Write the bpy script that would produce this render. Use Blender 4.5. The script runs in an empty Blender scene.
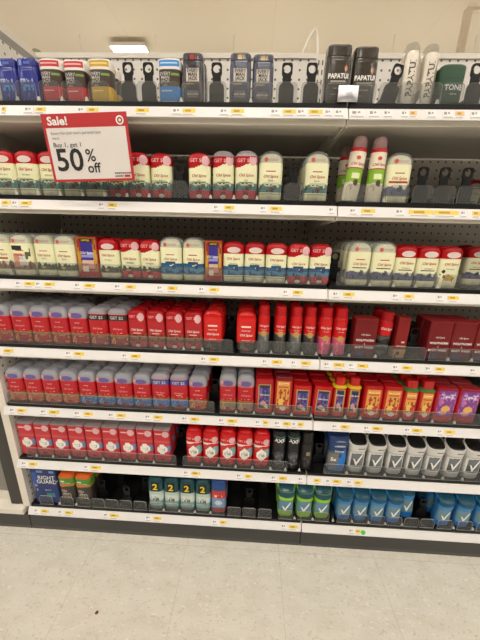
import bpy, math, random
from mathutils import Matrix, Vector
random.seed(7)
S = bpy.context.scene
COL = S.collection
SHELF_Z = [1.2240, 1.0313, 0.8367, 0.6447, 0.4521, 0.2557, 0.0604]   # underside of each price rail
BAY = 0.9144
DEPTH = 0.40
PANEL_TOP = 1.525
FLOOR = -0.006
BASE = 0.0325                                                         # goods stand this far above the rail's underside
# ------------------------------------------------------------------ camera
F, YAW, PITCH, ROLL = 290.0, -0.0396, 0.2938, 0.0251
CAM = Vector((-0.1886, -0.7147, 0.9904))
cy, sy, cp, sp, cr, sr = math.cos(YAW), math.sin(YAW), math.cos(PITCH), math.sin(PITCH), math.cos(ROLL), math.sin(ROLL)
fwd = Vector((sy*cp, cy*cp, -sp)); rgt = Vector((cy, -sy, 0)); upv = rgt.cross(fwd)
cr_ = cr*rgt + sr*upv; cu_ = -sr*rgt + cr*upv
cam = bpy.data.objects.new('camera', bpy.data.cameras.new('camera')); COL.objects.link(cam)
m3 = Matrix((cr_, cu_, -fwd)).transposed()
cam.matrix_world = Matrix.Translation(CAM) @ m3.to_4x4()
cam.data.sensor_fit = 'VERTICAL'; cam.data.sensor_height = 36; cam.data.lens = F/640*36
cam.data.clip_start = 0.02; cam.data.clip_end = 200
S.camera = cam

def hit(x, y, Y):
    d = (x-240)/F*cr_ + (320-y)/F*cu_ + fwd
    return CAM + d*((Y-CAM.y)/d.y)

def place_x(px, z, Y=0.014):
    """world x of a thing standing at height z whose middle is seen at picture column px"""
    y0, y1 = 0.0, 640.0
    for _ in range(40):
        ym = (y0+y1)/2
        if hit(px, ym, Y).z > z: y0 = ym
        else: y1 = ym
    return hit(px, y0, Y).x

# ------------------------------------------------------------------ materials
def lin(c):
    r = []
    for v in c[:3]:
        v = v/255.0
        r.append(v/12.92 if v <= 0.04045 else ((v+0.055)/1.055)**2.4)
    return r
MATS = {}
def mat(name, rgb, rough=0.5, metal=0.0, spec=0.5):
    if name in MATS: return MATS[name]
    m = bpy.data.materials.new(name); m.use_nodes = True
    b = m.node_tree.nodes['Principled BSDF']
    b.inputs['Base Color'].default_value = lin(rgb)+[1]
    b.inputs['Roughness'].default_value = rough; b.inputs['Metallic'].default_value = metal
    b.inputs['Specular IOR Level'].default_value = spec
    MATS[name] = m
    return m
def clear_mat(name, tint, film, fac, rough):
    m = bpy.data.materials.new(name); m.use_nodes = True; nt = m.node_tree; N = nt.nodes
    b = N['Principled BSDF']; b.inputs['Base Color'].default_value = lin(film)+[1]; b.inputs['Roughness'].default_value = rough
    t = N.new('ShaderNodeBsdfTransparent'); t.inputs['Color'].default_value = lin(tint)+[1]
    x = N.new('ShaderNodeMixShader'); x.inputs[0].default_value = fac
    nt.links.new(t.outputs[0], x.inputs[1]); nt.links.new(b.outputs[0], x.inputs[2])
    nt.links.new(x.outputs[0], N['Material Output'].inputs['Surface'])
    MATS[name] = m
    return m
def printed(name, rough, coat=0.0, metal=0.0):
    m = bpy.data.materials.new(name); m.use_nodes = True; nt = m.node_tree
    b = nt.nodes['Principled BSDF']; b.inputs['Roughness'].default_value = rough
    b.inputs['Coat Weight'].default_value = coat; b.inputs['Specular IOR Level'].default_value = 0.32; b.inputs['Metallic'].default_value = metal
    a = nt.nodes.new('ShaderNodeAttribute'); a.attribute_name = 'Col'
    nt.links.new(a.outputs['Color'], b.inputs['Base Color'])
    MATS[name] = m
    return m
PRINT = printed('printed_plastic', 0.32)
PRINT_G = printed('printed_glossy_plastic', 0.18, 0.2)
PRINT_M = printed('printed_metal', 0.33, 0.0, 0.6)
PRINT_C = printed('printed_card', 0.55)
CLEAR = clear_mat('clear_acrylic', (242, 243, 243), (156, 156, 153), 0.115, 0.05)
CAPCLEAR = clear_mat('clear_cap', (238, 239, 240), (222, 226, 230), 0.20, 0.12)
FROST = clear_mat('frosted_clear_cap', (232, 233, 236), (224, 226, 234), 0.40, 0.15)
EDGE = clear_mat('acrylic_edge', (240, 240, 240), (220, 220, 216), 0.45, 0.1)  # paler film puts the acrylic's bright edge glow into its colour
BLACK = mat('black_plastic', (9, 9, 10), 0.45, 0, .3)
BLACKG = mat('dark_grey_plastic', (16, 16, 16), 0.5, 0, .3)
WHITE = mat('white_enamel_rail', (230, 227, 226), 0.35)
SHELFM = mat('shelf_enamel', (226, 219, 206), 0.45)
KICK = mat('dark_kick_enamel', (54, 53, 52), 0.45)
POSTM = mat('dark_post_enamel', (56, 54, 50), 0.5)
LETW = mat('white_ink', (238, 236, 232), 0.5)
LETD = mat('dark_ink', (34, 30, 30), 0.5)
LETR = mat('red_ink', (176, 58, 54), 0.5)
LETPK = mat('pink_ink', (232, 170, 168), 0.5)
LETY = mat('yellow_ink', (235, 205, 30), 0.5)
LETG = mat('grey_ink', (120, 116, 114), 0.5)
LETP = mat('pale_grey_ink', (158, 152, 150), 0.6)
LETS = mat('silver_ink', (196, 194, 188), 0.4)
LETK = mat('brown_ink', (88, 74, 60), 0.5)

def peg_mat():
    m = bpy.data.materials.new('white_pegboard'); m.use_nodes = True; nt = m.node_tree; N = nt.nodes; L = nt.links
    b = N['Principled BSDF']; b.inputs['Roughness'].default_value = 0.5
    g = N.new('ShaderNodeTexCoord'); sx = N.new('ShaderNodeSeparateXYZ'); L.new(g.outputs['Object'], sx.inputs[0])
    def frac(o):
        d = N.new('ShaderNodeMath'); d.operation = 'DIVIDE'; d.inputs[1].default_value = 0.0254; L.new(o, d.inputs[0])
        f = N.new('ShaderNodeMath'); f.operation = 'FRACT'; L.new(d.outputs[0], f.inputs[0])
        s = N.new('ShaderNodeMath'); s.operation = 'SUBTRACT'; s.inputs[1].default_value = 0.5; L.new(f.outputs[0], s.inputs[0])
        p = N.new('ShaderNodeMath'); p.operation = 'MULTIPLY'; L.new(s.outputs[0], p.inputs[0]); L.new(s.outputs[0], p.inputs[1])
        return p.outputs[0]
    ad = N.new('ShaderNodeMath'); ad.operation = 'ADD'
    xy = N.new('ShaderNodeMath'); xy.operation = 'ADD'; L.new(sx.outputs['X'], xy.inputs[0]); L.new(sx.outputs['Y'], xy.inputs[1])
    L.new(frac(xy.outputs[0]), ad.inputs[0]); L.new(frac(sx.outputs['Z']), ad.inputs[1])
    lt = N.new('ShaderNodeMath'); lt.operation = 'LESS_THAN'; lt.inputs[1].default_value = 0.018; L.new(ad.outputs[0], lt.inputs[0])
    mx = N.new('ShaderNodeMix'); mx.data_type = 'RGBA'
    mx.inputs['A'].default_value = lin((228, 222, 214))+[1]; mx.inputs['B'].default_value = lin((104, 94, 84))+[1]
    L.new(lt.outputs[0], mx.inputs['Factor']); L.new(mx.outputs['Result'], b.inputs['Base Color'])
    return m
PEG = peg_mat()

def floor_mat():
    m = bpy.data.materials.new('vinyl_tile_floor'); m.use_nodes = True; nt = m.node_tree; N = nt.nodes; L = nt.links
    b = N['Principled BSDF']; b.inputs['Roughness'].default_value = 0.28
    g = N.new('ShaderNodeTexCoord')
    mp = N.new('ShaderNodeMapping'); mp.inputs['Scale'].default_value = (1, 1.9, 1); mp.inputs['Rotation'].default_value = (0, 0, 0.7)
    L.new(g.outputs['Object'], mp.inputs[0])
    def specks(scale, lo, hi, detail=2):
        n = N.new('ShaderNodeTexNoise'); n.inputs['Scale'].default_value = scale; n.inputs['Detail'].default_value = detail
        L.new(mp.outputs[0], n.inputs['Vector'])
        r = N.new('ShaderNodeMapRange'); r.inputs['From Min'].default_value = lo; r.inputs['From Max'].default_value = hi
        L.new(n.outputs['Fac'], r.inputs['Value']); return r.outputs[0]
    def mix(fac, a, bcol, k=1.0):
        x = N.new('ShaderNodeMix'); x.data_type = 'RGBA'
        mm = N.new('ShaderNodeMath'); mm.operation = 'MULTIPLY'; mm.inputs[1].default_value = k; L.new(fac, mm.inputs[0])
        L.new(mm.outputs[0], x.inputs['Factor'])
        if hasattr(a, 'is_linked'): L.new(a, x.inputs['A'])
        else: x.inputs['A'].default_value = lin(a)+[1]
        x.inputs['B'].default_value = lin(bcol)+[1]
        return x.outputs['Result']
    c = mix(specks(14, 0.4, 0.7), (218, 214, 203), (210, 205, 192))
    c = mix(specks(95, 0.60, 0.68), c, (168, 156, 136), 0.32)
    c = mix(specks(70, 0.64, 0.70), c, (232, 226, 212), 0.8)
    c = mix(specks(190, 0.66, 0.72), c, (130, 116, 98), 0.4)
    br = N.new('ShaderNodeTexBrick'); br.offset = 0; br.inputs['Scale'].default_value = 1.0
    br.inputs['Brick Width'].default_value = 0.3048; br.inputs['Row Height'].default_value = 0.3048
    br.inputs['Mortar Size'].default_value = 0.0006; br.inputs['Mortar Smooth'].default_value = 0.3
    mp2 = N.new('ShaderNodeMapping'); mp2.inputs['Location'].default_value = (0.07, 0.02, 0); L.new(g.outputs['Object'], mp2.inputs[0])
    L.new(mp2.outputs[0], br.inputs['Vector'])
    c = mix(br.outputs['Fac'], c, (150, 140, 120), 0.55)
    L.new(c, b.inputs['Base Color'])
    return m
def ceil_mat():
    m = bpy.data.materials.new('ceiling_panels'); m.use_nodes = True; nt = m.node_tree; N = nt.nodes; L = nt.links
    b = N['Principled BSDF']; b.inputs['Roughness'].default_value = 0.9
    g = N.new('ShaderNodeTexCoord')
    br = N.new('ShaderNodeTexBrick'); br.offset = 0
    br.inputs['Scale'].default_value = 1; br.inputs['Brick Width'].default_value = 2.44; br.inputs['Row Height'].default_value = 40
    br.inputs['Mortar Size'].default_value = 0.012; br.inputs['Mortar Smooth'].default_value = 0.2
    br.inputs['Color1'].default_value = lin((238, 226, 204))+[1]; br.inputs['Color2'].default_value = lin((236, 223, 200))+[1]
    br.inputs['Mortar'].default_value = lin((234, 221, 198))+[1]
    L.new(g.outputs['Object'], br.inputs['Vector']); L.new(br.outputs['Color'], b.inputs['Base Color'])
    return m

# ------------------------------------------------------------------ mesh helpers
def link(name, me, parent=None, loc=(0, 0, 0)):
    o = bpy.data.objects.new(name, me); COL.objects.link(o); o.location = loc
    if parent: o.parent = parent
    return o
def tag(o, label, cat, group=None):
    o['label'] = label; o['category'] = cat
    if group: o['group'] = group
    return o
def empty(name, loc=(0, 0, 0)):
    o = bpy.data.objects.new(name, None); COL.objects.link(o); o.location = loc; o.empty_display_size = 0.02
    return o
class MB:
    def __init__(s): s.v = []; s.f = []; s.mi = []
    def box(s, x0, x1, y0, y1, z0, z1, mi=0):
        n = len(s.v)
        s.v += [(x0,y0,z0),(x1,y0,z0),(x1,y1,z0),(x0,y1,z0),(x0,y0,z1),(x1,y0,z1),(x1,y1,z1),(x0,y1,z1)]
        for q in ((0,3,2,1),(4,5,6,7),(0,1,5,4),(1,2,6,5),(2,3,7,6),(3,0,4,7)): s.f.append([n+i for i in q]); s.mi.append(mi)
        return s
    def prism(s, pts, a0, a1, axis='y', mi=0, side=None):
        """pts: outline; extruded from a0 to a1 along an axis (y: pts are x,z; x: pts are y,z; z: pts are x,y)"""
        n = len(s.v); k = len(pts)
        for a in (a0, a1):
            for p, q in pts:
                s.v.append({'y': (p, a, q), 'x': (a, p, q), 'z': (p, q, a)}[axis])
        s.f.append(list(range(n, n+k))); s.f.append(list(range(n+2*k-1, n+k-1, -1))); s.mi += [mi, mi]
        for i in range(k):
            j = (i+1) % k
            s.f.append([n+j, n+i, n+k+i, n+k+j]); s.mi.append(mi if side is None else side)
        return s
    def ringplate(s, outer, inner, a0, a1, mi=0):
        """plate in the xz plane between two outlines with the same number of points, thickness a0..a1 in y"""
        n = len(s.v); k = len(outer)
        for a in (a0, a1):
            for p, q in outer: s.v.append((p, a, q))
            for p, q in inner: s.v.append((p, a, q))
        for i in range(k):
            j = (i+1) % k
            s.f += [[n+i, n+j, n+k+j, n+k+i], [n+2*k+j, n+2*k+i, n+3*k+i, n+3*k+j], [n+j, n+i, n+2*k+i, n+2*k+j], [n+k+i, n+k+j, n+3*k+j, n+3*k+i]]
            s.mi += [mi]*4
        return s
    def tube(s, pts, r, k=8, mi=0):
        n = len(s.v)
        for i, p in enumerate(pts):
            p = Vector(p); a = Vector(pts[max(i-1, 0)]); b = Vector(pts[min(i+1, len(pts)-1)]); t = (b-a).normalized()
            u = t.cross(Vector((0, 1, 0.01))).normalized(); w = t.cross(u)
            for j in range(k):
                q = p + r*(math.cos(2*math.pi*j/k)*u + math.sin(2*math.pi*j/k)*w); s.v.append(tuple(q))
        for i in range(len(pts)-1):
            for j in range(k):
                s.f.append([n+i*k+j, n+i*k+(j+1) % k, n+(i+1)*k+(j+1) % k, n+(i+1)*k+j]); s.mi.append(mi)
        s.f.append([n+j for j in range(k)][::-1]); s.f.append([n+(len(pts)-1)*k+j for j in range(k)]); s.mi += [mi, mi]
        return s
    def mesh(s, name, mats):
        me = bpy.data.meshes.new(name); me.from_pydata(s.v, [], s.f)
        if not isinstance(mats, (list, tuple)): mats = [mats]
        for m in mats: me.materials.append(m)
        me.polygons.foreach_set('material_index', s.mi); me.update()
        import bmesh
        bm = bmesh.new(); bm.from_mesh(me); bmesh.ops.recalc_face_normals(bm, faces=bm.faces[:]); bm.to_mesh(me); bm.free()
        return me
    def build(s, name, mats, parent=None, loc=(0, 0, 0)): return link(name, s.mesh(name, mats), parent, loc)
def rrect(x0, x1, z0, z1, r, k=5, bottom=True):
    p = []
    cs = [(x1-r, z1-r, 0), (x0+r, z1-r, 90)] + ([(x0+r, z0+r, 180), (x1-r, z0+r, 270)] if bottom else [])
    for cx, cz, a in cs:
        for i in range(k+1):
            t = math.radians(a+90*i/k); p.append((cx+r*math.cos(t), cz+r*math.sin(t)))
    if not bottom: p += [(x0, z0), (x1, z0)]
    return p

TEXT = {}
def text_geo(body, size, bold=0.0, shear=0.0):
    """flat lettering as vertices and faces, centred on the origin, with real width"""
    key = (body, size, bold, shear)
    if key not in TEXT:
        c = bpy.data.curves.new('t', 'FONT'); c.body = body; c.size = size; c.align_x = 'CENTER'; c.align_y = 'CENTER'
        c.offset = bold*size; c.shear = shear; c.resolution_u = 3; c.space_line = 0.8
        o = bpy.data.objects.new('t', c); COL.objects.link(o)
        dg = bpy.context.evaluated_depsgraph_get(); dg.update()
        me = bpy.data.meshes.new_from_object(o.evaluated_get(dg))
        TEXT[key] = ([(v.co.x, v.co.y) for v in me.vertices], [list(p.vertices) for p in me.polygons])
        bpy.data.objects.remove(o); bpy.data.curves.remove(c); bpy.data.meshes.remove(me)
    return TEXT[key]

# ------------------------------------------------------------------ a lofted, printed container
class Shell:
    """rounded-rectangle section (exponent e) swept up a profile of (v, width scale, depth scale)"""
    def __init__(s, w, d, h, e, prof):
        s.w, s.d, s.h, s.e, s.prof = w, d, h, e, prof
    def sc(s, v):
        P = s.prof
        if v <= P[0][0]: return P[0][1], P[0][2]
        for a, b in zip(P, P[1:]):
            if v <= b[0]:
                t = (v-a[0])/max(b[0]-a[0], 1e-9); return a[1]+(b[1]-a[1])*t, a[2]+(b[2]-a[2])*t
        return P[-1][1], P[-1][2]
    def yf(s, x, z):
        sw, sd = s.sc(z/s.h); t = min(abs(x)/(s.w/2*sw), 0.999)
        return -(s.d/2*sd)*(1-t**s.e)**(1/s.e)
    def mesh(s, name, mt, color, n=72, dz=0.0022):
        pts = []
        for i in range(1440):
            t = 2*math.pi*i/1440 - math.pi/2*3; c, q = math.cos(t), math.sin(t)
            pts.append((s.w/2*math.copysign(abs(c)**(2/s.e), c), s.d/2*math.copysign(abs(q)**(2/s.e), q)))
        L = [0]
        for a, b in zip(pts, pts[1:]+pts[:1]): L.append(L[-1]+math.hypot(b[0]-a[0], b[1]-a[1]))
        ring = []; j = 0
        for i in range(n):
            g = L[-1]*i/n
            while L[j+1] < g: j += 1
            ring.append(pts[j])
        vs = set(p[0] for p in s.prof); v0, v1 = s.prof[0][0], s.prof[-1][0]
        k = max(2, int((v1-v0)*s.h/dz))
        for i in range(k+1):
            v = v0+(v1-v0)*i/k
            if all(abs(v-q) > 0.4*dz/s.h for q in vs): vs.add(v)
        vs = sorted(vs); V = []; FC = []; CL = []
        for v in vs:
            sw, sd = s.sc(v)
            for x, y in ring: V.append((x*sw, y*sd, v*s.h))
        for r in range(len(vs)-1):
            for i in range(n):
                i2 = (i+1) % n
                FC.append((r*n+i, r*n+i2, (r+1)*n+i2, (r+1)*n+i))
                if callable(color):
                    a = V[r*n+i]; b = V[(r+1)*n+i2]
                    CL.append(color((a[0]+b[0])/s.w, (a[2]+b[2])/2/s.h, (a[1]+b[1])/2 < -0.1*s.d))
        FC.append(tuple(range(n-1, -1, -1))); FC.append(tuple(range((len(vs)-1)*n, len(vs)*n)))
        me = bpy.data.meshes.new(name); me.from_pydata(V, [], FC); me.materials.append(mt)
        if callable(color):
            CL.append(color(0, v0+1e-4, False)); CL.append(color(0, v1-1e-4, False))
            at = me.color_attributes.new('Col', 'FLOAT_COLOR', 'CORNER'); buf = []
            for f, c in zip(FC, CL):
                for _ in f: buf += [c[0], c[1], c[2], 1]
            at.data.foreach_set('color', buf)
        me.update()
        me.polygons.foreach_set('use_smooth', [True]*(len(FC)-2)+[False, False])
        me.set_sharp_from_angle(angle=math.radians(50))
        return me
def painter(base, ops):
    ops = [(o[:-1], lin(o[-1])) for o in ops]; base = lin(base)
    def hsh(a, b): return (math.sin(a*127.1+b*311.7)*43758.5453) % 1.0
    def f(u, v, front):
        c = base
        for o, col in ops:
            k = o[0]
            if k == 'b':
                if o[1] <= v < o[2]: c = col
            elif not front: continue
            elif k == 'r':
                if o[1] <= u <= o[2] and o[3] <= v <= o[4]: c = col
            elif k == 'e':
                if ((u-o[1])/o[3])**2+((v-o[2])/o[4])**2 <= 1: c = col
            elif k == 'w':      # wavy edge: v0, amplitude, frequency, phase, v1
                if v < o[5] and v > o[1]+o[2]*math.sin(o[3]*u+o[4]): c = col
            elif k == 'm':      # jagged mountain tops: v0, v1, amplitude, seed
                if o[1] <= v <= o[2]+o[3]*(2*abs(((u*1.7+o[4]) % 1)-0.5)+0.5*math.sin(9*u+o[4])): c = col
            elif k == 'n':      # scattered printed blots: u0 u1 v0 v1 density seed cell
                if o[1] <= u <= o[2] and o[3] <= v <= o[4] and hsh(math.floor(u*o[7])+o[6], math.floor(v*o[7]*1.8)) < o[5]: c = col
            elif k == 'd':      # diamond / shield
                if abs(u-o[1])/o[3]+abs(v-o[2])/o[4] <= 1 and abs(u-o[1]) < 0.72*o[3]: c = col
        return c
    return f
def lettering(shell, items, off=0.0005):
    """items: (text, u, v, size in m, material, bold, shear, rotate90)"""
    V = []; Fc = []; MI = []; mats = []
    for it in items:
        body, u, v, size, m = it[:5]; bold = it[5] if len(it) > 5 else 0; shear = it[6] if len(it) > 6 else 0; rot = it[7] if len(it) > 7 else 0
        tv, tf = text_geo(body, size, bold, shear)
        wid = max(p[0] for p in tv)-min(p[0] for p in tv); lim = 0.80*shell.w if not rot else 0.8*shell.h
        if wid > lim: tv = [(x*lim/wid, z*(lim/wid)**.5) for x, z in tv]
        if m not in mats: mats.append(m)
        n = len(V)
        for x, z in tv:
            if rot: x, z = -z, x
            X = u*shell.w/2+x; Z = v*shell.h+z
            V.append((X, shell.yf(X, Z)-off, Z))
        for q in tf: Fc.append([n+i for i in q]); MI.append(mats.index(m))
    me = bpy.data.meshes.new('lettering'); me.from_pydata(V, [], Fc)
    for m in mats: me.materials.append(m)
    me.polygons.foreach_set('material_index', MI); me.update()
    return me
def patch(shell, cu, cv, ru, rv, off=0.0008, k=28, pts=None):
    """thin sticker lying on the front of a shell"""
    V = []; 
    out = [(cu+ru*math.cos(2*math.pi*i/k), cv+rv*math.sin(2*math.pi*i/k)) for i in range(k)]
    for f in (1.0, 0.5):
        for u, v in out:
            X = (cu+(u-cu)*f)*shell.w/2; Z = (cv+(v-cv)*f)*shell.h; V.append((X, shell.yf(X, Z)-off, Z))
    X, Z = cu*shell.w/2, cv*shell.h; V.append((X, shell.yf(X, Z)-off, Z))
    Fc = []
    for i in range(k):
        j = (i+1) % k; Fc += [(i, j, k+j, k+i), (k+i, k+j, 2*k)]
    return V, Fc
def sticker_mesh(shell, name, m, *a, **kw):
    V, Fc = patch(shell, *a, **kw); me = bpy.data.meshes.new(name); me.from_pydata(V, [], Fc); me.materials.append(m); me.update(); return me

def arch(v0, v1, a, top=0.5, k=9, sw=1.0, dt=0.45):
    """straight up to v1-a, then a rounded shoulder closing to the given share of the width"""
    P = [(v0, sw, sw)]
    if v1-a > v0: P.append((v1-a, sw, sw))
    for i in range(1, k+1):
        t = math.sin(math.pi/2*i/k); q = 1-math.sqrt(max(0, 1-t*t))
        P.append((v1-a+a*t, sw*(1-(1-top)*q), sw*(1-(1-dt)*q)))
    return P

KIND = {}
def kind(key, name, desc, short, cat, w, d, h, parts, sticker=None):
    """parts: list of (part name, mesh)"""
    KIND[key] = dict(name=name, desc=desc, short=short, cat=cat, w=w, d=d, h=h, parts=parts)

def stick(key, desc, short, w, h, body, ops, cap, capops=(), capv=0.70, d=None, texts=(), captexts=(), clear=False, e=3.6, sticker=None, gloss=False, inner=None, a=0.15, top=0.22, flare=1.0, name='deodorant_stick', dial=True, cat='deodorant', capm=None):
    d = d or 0.034
    bprof = [(0.0, 0.93, 0.9), (0.03, 0.97, 0.96), (0.10, 1, 1), (capv, 1, 1)]
    if clear:       # pale stick shows on through the clear cap
        bprof = [(0.0, 0.93, 0.9), (0.03, 0.97, 0.96), (0.10, 1, 1), (capv, 1, 1)] + [(p[0], p[1]*0.93, p[2]*0.9) for p in arch(capv+0.004, 0.955, a*0.9, top)]
    bs = Shell(w/1.02, d/1.02, h, e, bprof)
    parts = [('body', bs.mesh('body', PRINT_G if gloss else PRINT, painter(body, ops)))]
    cs = Shell(w, d, h, e, arch(capv, 1.0, a, top, sw=flare))
    if clear: parts.append(('cap', cs.mesh('cap', capm or FROST, None, n=48, dz=0.006)))
    else: parts.append(('cap', cs.mesh('cap', PRINT_G if gloss else PRINT, painter(cap, capops))))
    if texts: parts.append(('lettering', lettering(bs, texts)))
    if captexts: parts.append(('cap_lettering', lettering(cs, captexts)))
    if sticker:
        for st in sticker: parts.append((st[0], sticker_mesh(cs if st[2] > capv-0.02 else bs, st[0], st[5], *st[1:5])))
    if dial: parts.append(('dial', sticker_mesh(bs, 'dial', mat('pale_dial', (214, 208, 190), 0.4) if not gloss else mat('red_dial', (150, 20, 28), 0.3), 0, 0.055, 0.26, 0.045, off=0.0006)))
    kind(key, name, desc, short, cat, w, d, h, parts)
def carton(key, desc, short, w, h, d, base, ops, texts=(), name='carton'):
    s = Shell(w, d, h, 16, [(0, 1, 1), (1, 1, 1)])
    lid = Shell(w*1.0, d, h, 16, [(0.0, 1, 1), (1, 1, 1)])
    parts = [('box', s.mesh('box', PRINT_C, painter(base, ops), n=96))]
    if texts: parts.append(('lettering', lettering(s, texts)))
    kind(key, name, desc, short, 'box', w, d, h, parts)
def can(key, desc, short, w, h, body, ops, cap, texts=(), capv=0.80, capsw=0.84, capm=None, metal=False, neck=None, cat='spray can', domed=False):
    s = Shell(w, w, h, 2, [(0, 0.94, 0.94), (0.012, 0.99, 0.99), (capv-0.06, 1, 1), (capv-0.03, 0.96, 0.96), (capv-0.005, 0.87, 0.87), (capv, 0.85, 0.85)])
    parts = [('can', s.mesh('can', PRINT_M if metal else PRINT, painter(body, ops)))]
    c = Shell(w, w, h, 2, arch(capv, 1, 0.10 if domed else 0.03, 0.6, sw=capsw, dt=0.6))
    parts.append(('cap', c.mesh('cap', capm or PRINT, None if capm else painter(cap, []), n=48)))
    if neck:
        q = Shell(w, w, h, 2, [(capv-0.055, 1.03, 1.03), (capv-0.03, 1.03, 1.03), (capv+0.004, 0.9, 0.9)])
        parts.append(('neck_ring', q.mesh('neck_ring', PRINT, painter(neck, []), n=48)))
    if texts: parts.append(('lettering', lettering(s, texts)))
    kind(key, 'spray_can', desc, short, cat, w, w, h, parts)
def bottle(key, desc, short, w, h, d, body, ops, cap, capv=0.82, capw=0.9, texts=(), collar=None, e=4.5, captexts=(), capops=(), shoulder=0.04, gloss=True, name='body_wash_bottle', sticker=None, captop=0.85):
    s = Shell(w, d, h, e, [(0, 0.92, 0.9), (0.02, 0.97, 0.97), (0.06, 1, 1), (capv-shoulder-0.05, 1, 1), (capv-shoulder, 0.98, 0.95), (capv, capw+0.0, capw*0.95)])
    M = PRINT_G if gloss else PRINT
    parts = [('bottle', s.mesh('bottle', M, painter(body, ops)))]
    c = Shell(w, d, h, e, [(capv, capw*0.97, capw*0.92)] + arch(capv+0.01, 1, 0.05, captop, sw=capw*0.98, dt=captop*0.9))
    parts.append(('cap', c.mesh('cap', M, painter(cap, capops))))
    if collar:
        q = Shell(w, d, h, e, [(capv-0.05, 1.0, 1.0), (capv-0.035, 1.06, 1.06), (capv+0.0, capw+0.10, capw+0.10), (capv+0.015, capw, capw)])
        parts.append(('collar', q.mesh('collar', M, painter(collar, []), n=48)))
    if texts: parts.append(('lettering', lettering(s, texts)))
    if captexts: parts.append(('cap_lettering', lettering(c, captexts)))
    kind(key, name, desc, short, 'bottle', w, d, h, parts)

# ------------------------------------------------------------------ colours
RED, DRED, BRED = (180, 10, 22), (120, 12, 20), (214, 26, 26)
CREAM, WHT, INK = (240, 238, 198), (238, 234, 226), (36, 32, 32)
PINKRED = (196, 62, 70)
# the red-and-cream family: name script in red, product line under it
def spice(v, s=0.0086): return ('Old Spice', 0, v, s, LETR, 0.012, 0.25)
PICT = {
 'teal':  [('m', 0.16, 0.27, 0.06, 0.3, (88, 132, 134)), ('n', -0.9, 0.9, 0.17, 0.34, 0.30, 2, 7, (60, 98, 70)), ('e', 0.1, 0.22, 0.22, 0.05, (96, 58, 44)), ('r', -.6, .6, .345, .36, (92, 150, 70))],
 'green': [('m', 0.14, 0.25, 0.06, 0.1, (84, 90, 70)), ('n', -0.9, 0.9, 0.14, 0.30, 0.34, 5, 7, (52, 56, 44)), ('e', -0.2, 0.2, 0.18, 0.04, (176, 150, 96))],
 'brown': [('m', 0.14, 0.26, 0.06, 0.6, (150, 110, 96)), ('n', -0.9, 0.9, 0.14, 0.32, 0.34, 9, 7, (104, 62, 56)), ('r', -.6, .6, .37, .41, (178, 70, 62))],
 'wave':  [('w', 0.33, 0.035, 4.5, 0.6, 0.40, (40, 96, 140)), ('b', 0.15, 0.34, (34, 92, 146)), ('w', 0.20, 0.03, 6, 2, 0.29, (78, 142, 178)), ('n', -0.9, 0.9, 0.16, 0.36, 0.2, 3, 6, (22, 58, 96)), ('r', -.5, .5, .40, .43, (40, 90, 120))],
 'mount': [('m', 0.15, 0.28, 0.08, 0.45, (96, 98, 128)), ('n', -0.9, 0.9, 0.15, 0.32, 0.30, 4, 7, (58, 60, 84)), ('r', -.6, .6, .39, .42, (60, 56, 70))],
 'gold':  [('e', 0.05, 0.24, 0.5, 0.07, (206, 164, 60)), ('n', -0.9, 0.9, 0.16, 0.34, 0.20, 8, 7, (70, 60, 40)), ('e', -.55, .4, .14, .04, (60, 50, 36))],
}
def clearstick(key, desc, short, pict, h=0.106, w=0.056, extra=()):
    stick(key, desc, short, w, h, CREAM, PICT[pict]+[('b', 0, 0.13, (232, 229, 188)), ('b', 0.125, 0.135, (168, 168, 130)), ('r', -.42, .42, .58, .60, (178, 76, 66)), ('r', -.6, .6, .80, .845, (226, 196, 176))]+list(extra), None, clear=True, capv=0.76, capm=CAPCLEAR, a=.18, top=.16,
          texts=[spice(0.49), ('Spice', 0, 0.41, 0.006, LETK)], sticker=[('badge', -0.42, 0.82, 0.15, 0.045, mat('orange_red_badge', (206, 84, 66), 0.5))])
def redstick(key, desc, short, pict, h=0.098, w=0.053):
    stick(key, desc, short, w, h, CREAM, PICT[pict]+[('b', 0, 0.13, (232, 229, 188)), ('b', 0.125, 0.135, (168, 168, 130))], RED, capv=0.71, texts=[spice(0.58), ('Old Spice', 0, 0.46, 0.005, LETK)],
          sticker=[('badge', 0.05, 0.80, 0.62, 0.075, mat('pale_badge', (226, 206, 200), 0.45))])
def dealstick(key, desc, short, pict, h=0.098, w=0.052, clear=False, low=RED, mid=CREAM):
    stick(key, desc, short, w, h, mid, PICT[pict]+[('b', 0, 0.19, PINKRED), ('r', -.25, .25, 0, .18, (150, 14, 24)), ('w', 0.70, 0.04, 2.6, 0.4, 1.2, RED)], RED, [('w', .7, 0, 1, 0, .72, RED)], capv=0.74 if not clear else 0.88, texts=[spice(0.50), ('FIJI' if pict == 'teal' else 'DEEP SEA' if pict == 'wave' else 'TIMBER', 0, 0.39, 0.0062, LETK)] + ([('GET $2', -0.18, 0.79, 0.0105, LETPK, 0.02)] if clear else []),
          captexts=[('GET $2', -0.18, 0.83, 0.0105, LETPK, 0.02)] if not clear else (), clear=clear, sticker=[('badge', 0.60, 0.82 if not clear else 0.80, 0.34, 0.11, mat('pink_badge', (226, 176, 182), 0.45))])

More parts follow.
